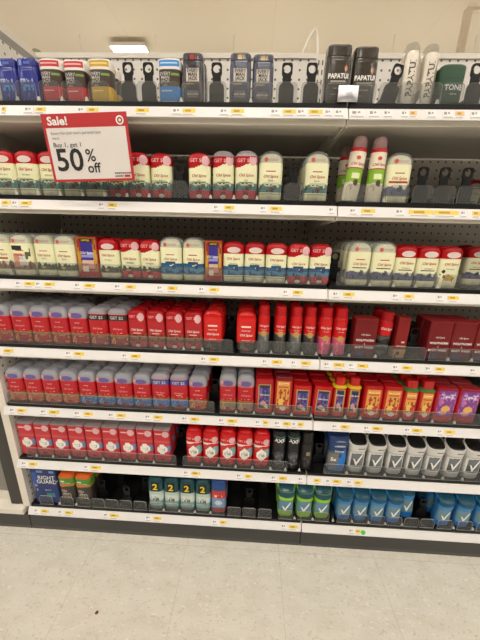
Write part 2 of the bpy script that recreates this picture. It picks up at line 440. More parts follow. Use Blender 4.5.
# top shelf
bottle('navywash', 'navy blue body wash bottle with pale blue print', 'navy bottle', 0.046, 0.084, 0.036, (38, 48, 138),
       [('n', -.7, .7, .46, .52, .55, 3, 9, (176, 190, 226)), ('n', -.5, .5, .26, .40, .5, 7, 8, (70, 150, 214)), ('n', -.4, .4, .14, .2, .4, 1, 8, (90, 140, 210))], (36, 44, 130), capv=0.80, capw=0.97, capops=[('r', -.55, -.3, .84, .94, (120, 150, 220)), ('r', -.2, .4, .86, .90, (90, 110, 190))], name='body_wash_bottle')
def jack(key, colname, rgb, light):
    stick(key, f'brown deodorant stick with {colname} cap band', f'{colname} banded stick', 0.050, 0.084, (70, 54, 46),
          [('b', 0, 0.36, rgb), ('b', 0, 0.05, (232, 226, 216)), ('r', .15, .85, .60, .66, (120, 156, 70)), ('r', -.7, .2, .26, .29, light)], (236, 230, 222), [('r', -.86, .86, .80, .93, rgb), ('r', -.7, .7, .855, .875, light)], capv=0.74,
          texts=[('EVERY\nMAN\nJACK', -0.35, 0.56, 0.0085, LETS, 0.015), ('stick', -0.35, 0.40, 0.005, LETS)], a=0.08, top=0.72, dial=False)
jack('jackred', 'coral red', (198, 58, 66), (236, 190, 186))
jack('jackyellow', 'yellow', (206, 166, 62), (240, 220, 150))
jack('jackblue', 'sky blue', (70, 142, 214), (190, 220, 244))
for kk, lab, tone in (('jackwash', 'charcoal body wash bottle with cream label panel', (58, 54, 62)), ('jackwashnavy', 'slate blue body wash bottle with pale label panel', (72, 76, 94))):
    bottle(kk, lab, 'charcoal bottle' if kk == 'jackwash' else 'slate bottle', 0.0455, 0.0925, 0.034, tone,
       [('r', -.62, .62, .44, .70, (206, 196, 186)), ('r', -.5, .5, .12, .26, (120, 112, 108)), ('r', -.6, .1, .395, .415, (170, 150, 96))], (64, 60, 66) if kk == 'jackwash' else (70, 72, 84), capv=0.84, capw=0.98, texts=[('EVERY\nMAN\nJACK', 0, 0.57, 0.0088, LETD, 0.02), ('BODY WASH', 0, 0.19, 0.0042, LETW)],
       capops=[('n', -.5, .3, .86, .95, .6, 2, 7, (186, 150, 90) if kk != 'jackwash' else (176, 70, 66))], shoulder=0.03)
bottle('papawash', 'dark brown body wash bottle with white lettering', 'brown lettered bottle', 0.052, 0.106, 0.038, (58, 51, 44), [('r', -.6, .6, .385, .39, (180, 176, 166)), ('r', -.6, .6, .30, .305, (150, 146, 136)), ('e', .55, .60, .14, .05, (176, 120, 70))], (58, 51, 44), capv=0.80, capw=0.985,
       texts=[('PAPATUI', 0, 0.47, 0.0135, LETW, 0.03), ('GENTLE WITH BUBBLES', 0, 0.35, 0.0035, LETS), ('body wash', 0, 0.27, 0.0042, LETS), ('16 fl oz', -.3, 0.17, 0.0036, LETS)], shoulder=0.02, captop=0.9)
can('papacan', 'tall silver spray can with lettering running upwards', 'silver can', 0.035, 0.112, (204, 196, 182), [('b', 0, .03, (180, 172, 160))], (226, 222, 214), texts=[('PAPATUI', -0.02, 0.42, 0.0165, LETK, 0.03, 0, 1)], capv=0.86, capsw=0.84, metal=True, capm=CLEAR, domed=True)
stick('tone', 'dark green deodorant stick with white lettering', 'green stick', 0.052, 0.0745, (46, 76, 54), [('b', 0, .04, (38, 62, 44))], (46, 76, 54), capv=0.66, texts=[('TONE', 0.12, 0.42, 0.0135, LETW, 0.03), ('solid oil', 0.15, 0.27, 0.0045, LETW)], a=0.10, top=0.6, dial=False, e=3.6)
# second shelf
redstick('fijired', 'cream deodorant stick, red cap, blue green picture', 'red capped cream stick', 'teal')
dealstick('fijideal', 'red wrapped deodorant stick with cream middle', 'red wrapped stick', 'teal')
dealstick('fijidealtall', 'taller red wrapped stick with frosted clear top', 'frosted topped red stick', 'teal', h=0.105, clear=True)
clearstick('fijiclear', 'cream deodorant stick, clear cap, blue green picture', 'clear capped cream stick', 'teal')
clearstick('violetclear', 'cream deodorant stick, clear cap, violet picture', 'violet pictured stick', 'mount', extra=[('r', -.8, .8, .40, .44, (190, 60, 50))])
can('palmcan', 'cream and lime spray can with red neck', 'cream lime can', 0.036, 0.136, (236, 226, 204), [('b', .30, .52, (140, 186, 60)), ('n', -.9, .9, .18, .30, .3, 3, 7, (200, 170, 130)), ('e', .1, .30, .3, .05, (90, 74, 60)), ('e', -.5, .27, .3, .04, (210, 200, 190)), ('r', -.5, .5, .36, .44, (228, 234, 190)), ('b', .515, .53, (176, 50, 46))], None, texts=[spice(0.58, 0.008)], capv=0.82, capsw=0.86, capm=clear_mat('pinkish_clear_cap', (220, 190, 190), (196, 160, 158), 0.5, 0.2), neck=(188, 28, 36), domed=True)
KIND['palmcan']['parts'].append(('badge', sticker_mesh(Shell(0.036, 0.036, 0.136, 2, [(0, 1, 1), (1, 1, 1)]), 'badge', mat('orange_red_badge', (206, 84, 66), 0.5), -0.1, 0.67, 0.26, 0.028)))
# third shelf
clearstick('brownclear', 'cream deodorant stick, clear cap, brown picture', 'brown pictured stick', 'brown')
clearstick('labelclear', 'cream clear capped stick with black label and pale square', 'black labelled stick', 'brown', extra=[('r', -.75, .2, .60, .70, (44, 50, 46)), ('r', -.7, .2, .2, .52, (216, 150, 130)), ('r', -.2, .55, .24, .46, (226, 222, 212)), ('n', .5, .9, .4, .7, .4, 1, 6, (90, 100, 70))])
clearstick('greenclear', 'cream deodorant stick, clear cap, dark green picture', 'green pictured clear stick', 'green')
redstick('greenred', 'cream deodorant stick, red cap, dark green picture', 'green pictured red capped stick', 'green')
dealstick('greendeal', 'red wrapped cream stick, dark green picture', 'dark green red wrapped stick', 'green')
clearstick('waveclear', 'cream deodorant stick, clear cap, blue wave picture', 'wave clear stick', 'wave')
redstick('wavered', 'cream deodorant stick, red cap, blue wave picture', 'wave red capped stick', 'wave')
dealstick('wavedeal', 'red wrapped cream stick with blue wave picture', 'wave red wrapped stick', 'wave', w=0.054)
clearstick('mountclear', 'cream deodorant stick, clear cap, blue mountains', 'mountain clear stick', 'mount', h=0.108)
redstick('mountred', 'cream deodorant stick, red cap, blue mountains', 'mountain red capped stick', 'mount', h=0.100)
redstick('goldred', 'cream deodorant stick, red cap, golden flower picture', 'golden flower stick', 'gold', h=0.100)
GIFT = [('r', -.92, .92, .03, .97, (170, 120, 40)), ('n', -.95, .95, .05, .95, .35, 3, 6, (150, 40, 34)), ('r', -.5, .5, .18, .86, (58, 48, 140)), ('r', -.55, .55, .87, .95, (40, 36, 34)), ('e', 0, .38, .32, .08, (226, 190, 170)), ('e', .1, .27, .5, .07, (220, 150, 130)), ('e', -.3, .2, .25, .06, (236, 220, 200)), ('b', 0, .14, (168, 24, 32)), ('n', -.4, .4, .5, .62, .4, 5, 8, (150, 150, 220)), ('e', .72, .5, .15, .2, (206, 160, 60)), ('e', -.75, .45, .14, .2, (196, 150, 50))]
carton('giftbox', 'gold and red gift carton with purple panel', 'gold purple carton', 0.058, 0.101, 0.040, (160, 26, 32), GIFT, [('Old Spice', 0, 0.60, 0.0085, LETW, 0.01, .25), ('LIMITED', 0, 0.91, 0.006, LETY, 0.02)], name='gift_carton')
carton('giftboxslim', 'slim gold and red gift carton with purple panel', 'slim gold carton', 0.045, 0.100, 0.040, (160, 26, 32), GIFT, [('Old Spice', -.1, 0.60, 0.0075, LETW, 0.01, .25), ('LIMITED', 0, 0.91, 0.005, LETY, 0.02)], name='gift_carton')
# fourth shelf
def gel(key, desc, short, low, h=0.108, w=0.054, band=None, lowdots=(224, 170, 90)):
    ops = [('b', .05, .27, low), ('n', -.9, .9, .06, .27, .35, 4, 7, lowdots), ('r', -.22, .22, .0, .13, (176, 16, 28)), ('m', .25, .29, .05, .2, (150, 110, 60)), ('r', -.3, .3, .405, .42, (226, 160, 150)), ('n', -.5, .5, .35, .38, .4, 2, 9, (226, 150, 140))]
    if band: ops += [('b', .69, .83, band), ('b', .90, 1, (176, 172, 180))]
    else: ops += [('b', .70, .76, (186, 130, 136)), ('b', .76, 1.0, (176, 172, 180))]
    stick(key, desc, short, w, h, (186, 20, 34), ops, None, clear=True, capv=0.74 if not band else 0.86, gloss=True, texts=[('Old Spice', 0, 0.47, 0.0068, LETPK, 0.0, .25)] + ([('GET $2', 0, 0.76, 0.0115, LETS, 0.02)] if band else [('clear gel', 0, .60, .004, LETW)]),
          sticker=[] if band else [('oval_sticker', 0.0, 0.79, 0.62, 0.07, mat('purple_sticker', (104, 86, 150), 0.4)), ('badge', -0.66, 0.81, 0.16, 0.05, mat('pale_red_badge', (226, 150, 150), 0.4))], a=0.18, top=0.3)
gel('geldark', 'red gel stick with purple oval sticker', 'purple stickered gel stick', (170, 24, 34))
gel('geldeal', 'red gel stick with dark banner lettered GET $2', 'dark bannered gel stick', (150, 60, 56), band=(60, 40, 44), w=0.055)
stick('reddeal', 'red deodorant stick with round pink badge', 'pink badged stick', 0.0505, 0.107, (184, 40, 46), [('b', 0, .16, PINKRED), ('r', -.25, .25, 0, .18, (150, 14, 24)), ('b', .16, .25, (120, 72, 50)), ('m', .24, .30, .08, .2, (150, 96, 66)), ('n', -.8, .8, .14, .36, .3, 3, 7, (84, 40, 36)), ('r', -.4, .4, .38, .405, (234, 210, 196))], RED, capv=0.74, texts=[('Old Spice', 0, 0.48, 0.0085, LETW, 0.012, .25)], captexts=[('GET 2', -0.25, 0.83, 0.0095, LETPK, 0.02)], sticker=[('badge', 0.52, 0.82, 0.34, 0.11, mat('pink_badge', (226, 176, 182), 0.45))], a=0.13, top=0.3)
stick('swagger', 'bright scarlet stick with black grey base', 'scarlet stick', 0.054, 0.112, (214, 30, 26), [('b', 0, .23, (44, 44, 44)), ('n', -.8, .8, .06, .22, .3, 3, 7, (110, 110, 90)), ('r', -.5, .5, .62, .66, (240, 220, 210)), ('r', -.4, .4, .27, .30, (230, 200, 190))], (214, 30, 26), capv=0.75, gloss=True, texts=[('Old Spice', 0, 0.42, 0.0085, LETW, 0.012, .25), ('MOISTURE', 0, 0.53, 0.005, LETW)], a=0.20, top=0.25)
def spray(key, desc, short, low, w=0.031, h=0.130, body=(208, 28, 28), split=.42, cap=(190, 18, 24), emblem=(190, 150, 80)):
    can(key, desc, short, w, h, body, [('b', 0, split, low), ('n', -.9, .9, 0, split, .25, 3, 6, tuple(min(255, c+36) for c in low)), ('b', split-.01, split+.006, (226, 150, 120)), ('e', 0, split+.0, .5, .06, emblem)], cap, texts=[('Old Spice', 0, 0.58, 0.0075, LETW, 0.012, .25), ('dry spray', 0, .51, .004, LETW)], capv=0.80, capsw=0.88)
spray('greyspray', 'slim red spray can with grey black lower half', 'grey red can', (104, 106, 106))
spray('blackspray', 'slim red spray can with charcoal lower half', 'charcoal red can', (62, 64, 62))
spray('pinkspray', 'red spray can with pink lower part', 'pink red can', (206, 92, 124), w=0.036, split=.36)
can('leanspray', 'leaning red spray can with coiled black lower half', 'black red can', 0.037, 0.122, (196, 22, 28), [('b', 0, .50, (40, 38, 38)), ('w', .40, .03, 4, 1, .47, (84, 80, 78)), ('w', .22, .03, 4, 2, .30, (92, 88, 84)), ('w', .06, .03, 4, 0, .13, (80, 76, 74))], (168, 16, 22), texts=[('Old Spice', 0, 0.64, 0.009, LETW, 0.015, .25)], capv=0.82, capsw=0.9)
carton('slimcarton', 'slim dark red carton with tan base', 'slim red carton', 0.031, 0.112, 0.031, (132, 24, 24), [('b', 0, .22, (176, 140, 96)), ('e', .1, .4, .25, .03, (226, 200, 180)), ('n', -.8, .8, 0, .2, .3, 3, 7, (90, 60, 40))], [('Old Spice', 0, .3, .006, LETW, .01, .25)], name='deodorant_carton')
carton('winecarton', 'dark wine red carton with white lettering', 'wine red carton', 0.059, 0.105, 0.036, (116, 22, 26), [('b', .97, 1.01, (150, 36, 38)), ('b', 0, .20, (84, 26, 40)), ('e', -.3, .09, .4, .07, (60, 60, 96)), ('r', -.1, .1, .53, .54, (230, 210, 200))], [('Old Spice', 0, .59, .006, LETW, .01, .25), ('WOLFTHORN', 0, .44, .0085, LETW, .03), ('BODY WASH', 0, .25, .0085, LETW, .03), ('&', 0, .345, .006, LETW)], name='deodorant_carton')
# fifth shelf
gel('gelorange', 'red gel stick with purple sticker and orange base', 'orange based gel stick', (196, 92, 66))
gel('gelblue', 'red gel stick with purple sticker and blue base', 'blue based gel stick', (66, 110, 176), lowdots=(150, 186, 226))
gel('gelbanner', 'red gel stick with blue banner lettered GET $2', 'blue bannered gel stick', (60, 116, 190), band=(60, 76, 160), lowdots=(120, 170, 220), h=0.112)
gel('gelgrey', 'tall red gel stick with grey clear cap', 'grey capped gel stick', (150, 130, 110), h=0.118, w=0.050)
def purp(t): return [('r', -.66, .66, .15, t, (196, 160, 60)), ('r', -.54, .54, .17, t-.02, (58, 52, 112)), ('r', -.4, .4, t-.1, t-.05, (40, 40, 44)), ('n', -.54, .54, .2, t-.1, .28, 3, 8, (104, 92, 170)), ('e', -.1, .30, .3, .08, (206, 150, 130)), ('e', .25, .22, .2, .06, (230, 200, 190)), ('e', -.35, .5, .18, .05, (150, 60, 80)), ('r', -.25, .25, 0, .10, (206, 20, 26))]
def oran(t): return [('r', -.70, .62, .16, t, (226, 150, 70)), ('n', -.66, .6, .22, t-.22, .34, 6, 8, (92, 80, 40)), ('n', -.66, .6, .22, t-.22, .2, 2, 8, (170, 50, 40)), ('e', -.2, .34, .35, .09, (236, 190, 90)), ('e', .25, .30, .25, .08, (206, 60, 46)), ('r', -.6, .5, t-.10, t-.04, (250, 222, 140)), ('r', -.6, .5, t-.17, t-.13, (190, 90, 50)), ('e', 0, .17, .34, .06, (236, 214, 206)), ('r', -.25, .25, 0, .10, (206, 20, 26))]
VIOL = [('r', -.80, .80, .18, .97, (128, 62, 140)), ('n', -.8, .8, .3, .9, .25, 4, 8, (172, 104, 176)), ('e', 0, .40, .38, .10, (230, 176, 90)), ('e', -.2, .28, .4, .06, (220, 150, 160)), ('e', -.4, .6, .18, .05, (206, 110, 160)), ('r', -.3, .3, 0, .12, (196, 20, 26)), ('n', -.6, .6, .7, .84, .5, 8, 9, (216, 180, 226))]
bottle('purplebottle', 'short scarlet body wash bottle with purple panel', 'short purple bottle', 0.054, 0.094, 0.036, (190, 22, 26), purp(.88), (198, 20, 26), capv=0.90, capw=0.98, texts=[('Old Spice', 0, .58, .007, LETW, .01, .25)], shoulder=.02, captop=.93)
bottle('purplestick', 'tall scarlet bottle with gold framed purple panel', 'gold framed bottle', 0.054, 0.110, 0.034, (182, 24, 28), purp(.86), (186, 20, 26), capv=0.88, capw=0.96, texts=[('Old Spice', 0, .56, .007, LETW, .01, .25)], shoulder=.02)
bottle('orangebottle', 'scarlet body wash bottle with orange picture panel', 'orange paneled bottle', 0.054, 0.103, 0.034, (190, 22, 26), oran(.90), (184, 18, 26), capv=0.92, capw=0.96, texts=[('Old Spice', -.05, .83, .006, LETR, .01, .25)], shoulder=.02, captop=.93)
bottle('orangebottletall', 'taller scarlet bottle with orange picture panel', 'taller orange bottle', 0.052, 0.119, 0.034, (170, 22, 26), oran(.90), (120, 24, 36), capv=0.93, capw=0.96, texts=[('Old Spice', -.05, .83, .006, LETR, .01, .25)], shoulder=.02, captop=.93)
bottle('yellowcollar', 'slim scarlet bottle with yellow collar', 'yellow collared bottle', 0.038, 0.122, 0.034, (186, 24, 30), purp(.72), (196, 26, 24), capv=0.80, capw=0.74, collar=(226, 196, 40), e=3, texts=[('Old Spice', 0, .58, .006, LETW, .01, .25)], shoulder=.06)
bottle('greencollar', 'slim scarlet bottle with green collar', 'green collared bottle', 0.043, 0.122, 0.036, (186, 30, 30), oran(.72), (186, 22, 24), capv=0.80, capw=0.74, collar=(64, 130, 62), e=3, texts=[('Old Spice', -.05, .64, .006, LETR, .01, .25)], shoulder=.06)
bottle('violetbottle', 'crimson bottle with violet picture label', 'violet labelled bottle', 0.060, 0.106, 0.036, (178, 22, 36), VIOL, (170, 20, 34), capv=0.95, capw=0.98, shoulder=.015, captop=.94, texts=[('Old Spice', 0, .76, .007, LETW, .01, .25)])
# sixth shelf
SHIELD = [('b', .60, .66, (196, 84, 86)), ('e', .66, .42, .5, .10, (110, 130, 170)), ('d', 0, .40, .84, .17, (236, 230, 220)), ('n', -.4, .4, .34, .47, .35, 4, 9, (150, 176, 176)), ('r', -.24, .24, 0, .13, (146, 14, 26)), ('b', 0, .06, (176, 60, 66))]
stick('shieldbox', 'boxy rose red stick with white shield label', 'shield labelled stick', 0.053, 0.121, (196, 52, 60), SHIELD+[('r', -.75, .05, .84, .885, (236, 190, 186))], (158, 146, 148), [('b', .95, .972, (176, 60, 66))], capv=0.95, e=8, a=.028, top=.90, sticker=[('badge', .48, .86, .42, .09, mat('pink_badge', (226, 176, 182), 0.45))], texts=[('Old Spice', 0, .41, .0045, LETG, 0, .25)], d=0.042, dial=False)
stick('shieldgloss', 'glossy scarlet dome topped stick with white shield', 'glossy shield stick', 0.051, 0.126, (206, 24, 30), [('w', .61, .025, 2.5, .5, .655, (240, 220, 214)), ('b', .50, .585, (186, 60, 62)), ('e', .66, .42, .5, .12, (130, 170, 172)), ('d', 0, .37, .86, .18, (236, 230, 220)), ('n', -.4, .4, .31, .44, .35, 4, 9, (150, 176, 176)), ('r', -.26, .26, 0, .12, (150, 10, 20)), ('b', 0, .05, (150, 40, 44))], (206, 20, 26), capv=.70, gloss=True, sticker=[('badge', .52, .75, .36, .085, mat('pink_badge', (226, 176, 182), 0.45))], captexts=[('GET $2', -.3, .745, .0085, LETPK, .02)], texts=[('Old Spice', 0, .38, .0055, LETR, .01, .25)], a=.22, top=.4, d=.042, e=3, dial=False)
can('axe', 'black body spray can with big white letters', 'black lettered can', 0.040, 0.133, (34, 34, 36), [('b', .84, .87, (70, 120, 110)), ('r', -.8, .8, .14, .16, (96, 98, 100)), ('e', 0, .36, .7, .12, (64, 66, 70)), ('n', -.7, .7, .1, .4, .2, 3, 8, (110, 112, 116)), ('e', 0, .36, .4, .05, (90, 92, 98))], (26, 26, 28), texts=[('AXE', 0, .765, .0175, LETW, .03), ('body spray', 0, .25, .005, LETG)], capv=.90, capsw=.93)
can('darkcan', 'plain dark spray can with a tan mark', 'plain dark can', 0.040, 0.132, (30, 28, 28), [('r', -.2, .4, .40, .50, (140, 126, 104)), ('n', -.7, .7, .1, .36, .2, 3, 8, (70, 68, 66))], (24, 24, 24), capv=.76, capsw=.93)
def degree(key, desc, short, w, h, body, cap, toprgb, label, low, d=.042, tick=True, texts=(), band=None, wide=1.02, capv=.60, slope=.75):
    s = Shell(w*.94, d*.94, h, 3.2, [(0, .86, .86), (.04, .92, .92), (.2, .98, .98), (capv-.05, .94, .94), (capv, .95, .95)])
    ops = [('r', -.92, .92, .20, capv-.02, label), ('b', 0, .17, low)]
    if key == 'degsilver': ops = [('r', -.86, .86, .16, capv-.05, (222, 220, 216)), ('r', -.72, .72, .19, capv-.07, label), ('r', -.72, .2, .19, .4, (84, 86, 88)), ('b', 0, .1, low)]
    if band: ops += [('b', capv-.07, capv, band), ('r', .25, 1, .0, .36, low), ('r', .55, 1, .36, .5, low)]
    if key == 'degblue': ops = [('r', -1, .05, .10, .50, (118, 115, 110)), ('r', -1, .35, .50, .56, (96, 98, 104)), ('r', .05, 1, .0, .40, (40, 122, 204)), ('r', .35, 1, .40, .56, (40, 122, 204)), ('r', .6, 1, .56, .62, (40, 122, 204)), ('b', 0, .10, (44, 118, 190))]
    parts = [('body', s.mesh('body', PRINT, painter(body, ops)))]
    capname0 = len(parts)
    c = Shell(w, d, h, 3.0, [(capv, .93, .93), (capv+.02, .97, .97), (.90, wide, wide), (.965, 1.0, 1.0), (.975, .94, .94)])
    parts.append(('cap', c.mesh('cap', PRINT, painter(cap, [('e', .1, .73, .55, .03, (186, 194, 204)), ('e', .1, .89, .5, .025, (140, 152, 172))] if key == 'degblue' else [('w', capv+.19, -.05, 1.57, 1.57, 2, toprgb)] if toprgb != (16, 16, 18) else [('r', -.1, .75, capv+.10, capv+.16, (120, 120, 122))]))))  # navy cap's pale ellipses are highlights put in as colour
    t = Shell(w, d, h, 3.0, [(.955, .93, .93), (.985, .90, .90), (1.0, .80, .80)])
    parts.append(('cap_top', t.mesh('cap_top', PRINT_G, painter(toprgb, []))))
    for _, me in parts[capname0:]:
        for vt in me.vertices:
            q = max(0, (vt.co.z/h-capv-.03)/(.97-capv)); vt.co.z += slope*(vt.co.y-.15*d)*q
        me.update()
    if tick:        # tick mark on the label
        V = []; 
        for (u, v) in [(-.50, .42), (-.30, .40), (-.10, .32), (.56, .58), (.54, .50), (-.06, .22), (-.18, .24)]:
            X, Z = u*s.w/2, v*h*capv/.6*.95; V.append((X, s.yf(X, Z)-.0007, Z))
        me = bpy.data.meshes.new('tick_mark'); me.from_pydata(V, [], [(0, 1, 2, 6), (2, 3, 4, 5), (2, 5, 6)]); me.materials.append(LETW); me.update()
        parts.append(('tick_mark', me))
    if texts: parts.append(('lettering', lettering(s, texts)))
    kind(key, 'antiperspirant_stick', desc, short, 'deodorant', w, d, h, parts)
degree('degblue', 'wide navy antiperspirant with bright blue side and 5', 'navy numbered antiperspirant', .062, .130, (40, 70, 120), (34, 62, 112), (26, 50, 92), (116, 118, 122), (40, 120, 200), tick=False, slope=.25, texts=[('Degree', .1, .57, .009, LETW, .02), ('5x', -.42, .34, .017, LETW, .03)], band=(60, 110, 170), capv=.62)
degree('degsilver', 'silver antiperspirant with black oval top', 'silver antiperspirant', .055, .115, (192, 190, 186), (216, 214, 210), (16, 16, 18), (112, 118, 122), (186, 184, 180), capv=.68, slope=.5, texts=[('Degree', .12, .60, .006, LETD, .02)])
# bottom shelf
carton('guardpack', 'wide blue twin pack carton with bold white lettering', 'blue lettered pack', .084, .138, .046, (46, 60, 108), [('r', -.92, -.55, .50, .90, (56, 90, 170)), ('n', -.9, -.6, .36, .62, .5, 3, 8, (150, 150, 180)), ('r', -.2, .7, .18, .30, (50, 110, 180)), ('r', -.1, .6, .20, .27, (70, 140, 110)), ('n', -.9, .9, .90, 1, .3, 5, 8, (110, 150, 200))], [('RIGHT\nGUARD', .22, .70, .0225, LETW, .012), ('sport', .2, .40, .010, LETS)], name='twin_pack')
stick('orangegreen', 'black green deodorant stick with orange top', 'orange topped stick', .056, .119, (60, 52, 48), [('b', .62, .90, (84, 142, 52)), ('w', .62, .03, 3, 0, .70, (216, 110, 40)), ('r', -.6, -.1, .76, .80, (230, 236, 210)), ('e', -.3, .45, .4, .05, (140, 132, 126)), ('n', -.7, .7, .16, .36, .35, 4, 8, (150, 130, 110))], (222, 100, 30), [('b', .7, .90, (84, 142, 52))], capv=.86, texts=[('RIGHT GUARD', 0, .73, .005, LETW, .01), ('SPORT', 0, .36, .008, LETS, .02)], a=.13, top=.45, d=.042, dial=False)
stick('tealtwo', 'teal and white antiperspirant with yellow 2', 'yellow numbered stick', .051, .125, (150, 178, 172), [('b', .12, .60, (178, 200, 192)), ('w', .30, .06, 2.4, 2.2, .50, (206, 216, 208)), ('w', .20, .05, 2.4, 2.2, .30, (120, 170, 164)), ('n', -.6, .6, .28, .40, .35, 4, 9, (120, 90, 92)), ('b', 0, .12, (110, 140, 138))], (28, 72, 80), [('r', -.55, .55, .60, .90, (16, 28, 28))], capv=.60, captexts=[('2', 0, .74, .034, LETY, .03)], texts=[('dry', 0, .42, .008, LETG)], a=.16, top=.45, d=.042, dial=False)
stick('redblue', 'pale blue antiperspirant with red and navy top', 'red navy stick', .050, .130, (110, 150, 186), [('b', 0, .16, (196, 40, 52)), ('b', .46, .62, (196, 56, 48)), ('e', 0, .32, .5, .08, (190, 210, 220)), ('n', -.5, .5, .5, .56, .4, 3, 9, (240, 200, 180))], (40, 76, 140), [('b', .6, .70, (190, 60, 56))], capv=.62, a=.12, top=.7, d=.042, dial=False, texts=[('gel', 0, .32, .010, LETW, .02)])
degree('limeteal', 'lime antiperspirant with dark teal top', 'lime antiperspirant', .056, .119, (130, 190, 50), (150, 204, 52), (18, 76, 90), (98, 138, 156), (150, 204, 52), capv=.57, slope=.65)
degree('bluedeg', 'bright blue antiperspirant with dark teal top', 'blue antiperspirant', .052, .112, (52, 130, 196), (52, 132, 200), (18, 78, 104), (104, 138, 152), (40, 116, 190), capv=.61, slope=.6)

# ------------------------------------------------------------------ what stands where: (kind, picture column, number behind)
LAYOUT = {
 1: [('navywash', 4, 1), ('navywash', 24, 1), ('jackred', 48, 0), ('jackred', 71, 1), ('jackyellow', 98, 1), ('-', 126.5, 0), ('-', 147, 0), ('jackblue', 168.5, 0), ('jackwash', 192, 1), ('-', 216, 0),
     ('jackwashnavy', 240, 0), ('jackwashnavy', 263, 0), ('-', 287, 0), ('-', 312, 0), ('papawash', 339, 0), ('papawash', 367, 0), ('-', 391, 0), ('papacan', 413, 0), ('papacan', 434, 0), ('tone', 453.5, 0), ('-', 478, 0)],
 2: [('-', -18, 0), ('fijired', 7, 1), ('fijired', 29, 1), ('fijired', 50, 1), ('fijired', 70, 1), ('fijired', 91, 1), ('fijideal', 112, 1), ('fijideal', 132, 0), ('fijideal', 153, 0), ('-', 177, 0), ('fijideal', 198.5, 0), ('fijidealtall', 222.5, 0), ('fijidealtall', 246, 0), ('fijiclear', 271, 0), ('-', 294, 0),
     ('fijiclear', 318, 3), ('palmcan', 358, 0), ('palmcan', 380, 0), ('violetclear', 401, 0), ('-', 424, 0), ('-', 446, 0), ('-', 469, 0)],
 3: [('brownclear', 4, 1), ('labelclear', 25, 1), ('greenclear', 45, 1), ('greenclear', 65, 1), ('giftbox', 86, 1), ('greenred', 105.5, 1), ('greendeal', 126.5, 1), ('greendeal', 148, 0), ('waveclear', 169, 1), ('waveclear', 190.5, 1), ('giftboxslim', 211, 0), ('wavered', 231, 1), ('wavered', 252, 0), ('wavered', 273, 0), ('wavedeal', 294.5, 0), ('wavedeal', 318, 0), ('-', 340, 0),
     ('mountclear', 364, 5), ('mountclear', 387, 2), ('mountred', 407, 2), ('mountred', 429, 3), ('goldred', 452, 1), ('-', 473, 0)],
 4: [('geldark', -3, 4), ('geldark', 17, 4), ('geldark', 36, 4), ('geldark', 55, 4), ('geldark', 75, 1), ('geldeal', 94, 4), ('geldeal', 114.5, 3), ('reddeal', 134.5, 3), ('reddeal', 153.5, 3), ('reddeal', 172.5, 3), ('reddeal', 190.5, 3), ('swagger', 210, 3), ('-', 229, 0), ('swagger', 246, 3), ('greyspray', 264, 2), ('blackspray', 281, 1), ('greyspray', 297, 2), ('blackspray', 311, 1),
     ('pinkspray', 327, 2), ('pinkspray', 342, 1), ('winecarton', 366, 0), ('leanspray', 387, 1), ('slimcarton', 403, 0), ('-', 420, 0), ('winecarton', 442, 1), ('winecarton', 464, 1), ('winecarton', 487, 0)],
 5: [('gelorange', 15, 3), ('gelorange', 31.5, 3), ('gelorange', 48.5, 3), ('gelorange', 65.5, 3), ('gelblue', 82, 2), ('gelblue', 101, 3), ('gelblue', 120, 2), ('gelblue', 138.5, 3), ('gelbanner', 156.5, 2), ('gelbanner', 174.5, 3), ('gelorange', 193, 3), ('-', 211, 0), ('gelgrey', 227.5, 3), ('gelgrey', 245.5, 3), ('purplestick', 264.5, 2), ('orangebottletall', 283.5, 2), ('purplebottle', 302.5, 2), ('purplebottle', 323, 2),
     ('yellowcollar', 340.5, 3), ('yellowcollar', 355, 3), ('orangebottle', 374, 2), ('orangebottle', 395.5, 2), ('greencollar', 412.5, 2), ('greencollar', 427.5, 2), ('violetbottle', 447.5, 2), ('violetbottle', 469, 2)],
 6: [('shieldbox', 27.5, 2), ('shieldbox', 44, 2), ('shieldbox', 60.5, 2), ('shieldbox', 76.5, 2), ('shieldbox', 92.5, 2), ('shieldbox', 108, 2), ('shieldbox', 124.5, 2), ('shieldbox', 141.5, 2), ('shieldbox', 159, 2), ('-', 176, 0), ('shieldgloss', 193, 2), ('shieldgloss', 210, 2), ('shieldgloss', 227.5, 2), ('shieldgloss', 244.5, 2), ('shieldgloss', 261.5, 2), ('axe', 279.5, 1), ('axe', 294, 1), ('darkcan', 308, 1), ('-', 321, 0),
     ('degblue', 339, 1), ('degsilver', 358.5, 2), ('degsilver', 378, 2), ('degsilver', 398, 2), ('degsilver', 417.5, 2), ('degsilver', 437, 2), ('degsilver', 457.5, 2), ('degsilver', 476.5, 2)],
 7: [('guardpack', 44, 0), ('orangegreen', 65.5, 1), ('orangegreen', 82, 1), ('-', 97.5, 0), ('-', 111, 0), ('-', 125, 0), ('-', 140, 0), ('tealtwo', 155, 1), ('tealtwo', 171, 1), ('tealtwo', 186.5, 1), ('tealtwo', 202, 1), ('redblue', 218, 1), ('-', 234, 0), ('-', 249, 0), ('-', 265, 0), ('limeteal', 286.5, 2), ('limeteal', 305.5, 2), ('limeteal', 323.5, 2),
     ('bluedeg', 346, 2), ('bluedeg', 363.5, 2), ('bluedeg', 380.5, 2), ('bluedeg', 396.5, 2), ('bluedeg', 411.5, 0), ('-', 428, 0), ('bluedeg', 447.5, 2), ('bluedeg', 467.5, 2), ('bluedeg', 487, 1)],
}
SH = {1: 'top', 2: 'second', 3: 'third', 4: 'fourth', 5: 'fifth', 6: 'sixth', 7: 'bottom'}
ORD = ['first', 'second', 'third', 'fourth', 'fifth', 'sixth', 'seventh', 'eighth', 'ninth', 'tenth', 'eleventh', 'twelfth']
NUM = ['zero', 'one', 'two', 'three', 'four', 'five', 'six', 'seven', 'eight', 'nine', 'ten', 'eleven', 'twelve']
LEAN = {(2, 358): 5, (4, 387): 3.5, (1, 391): 14, (5, 323): 2.5}

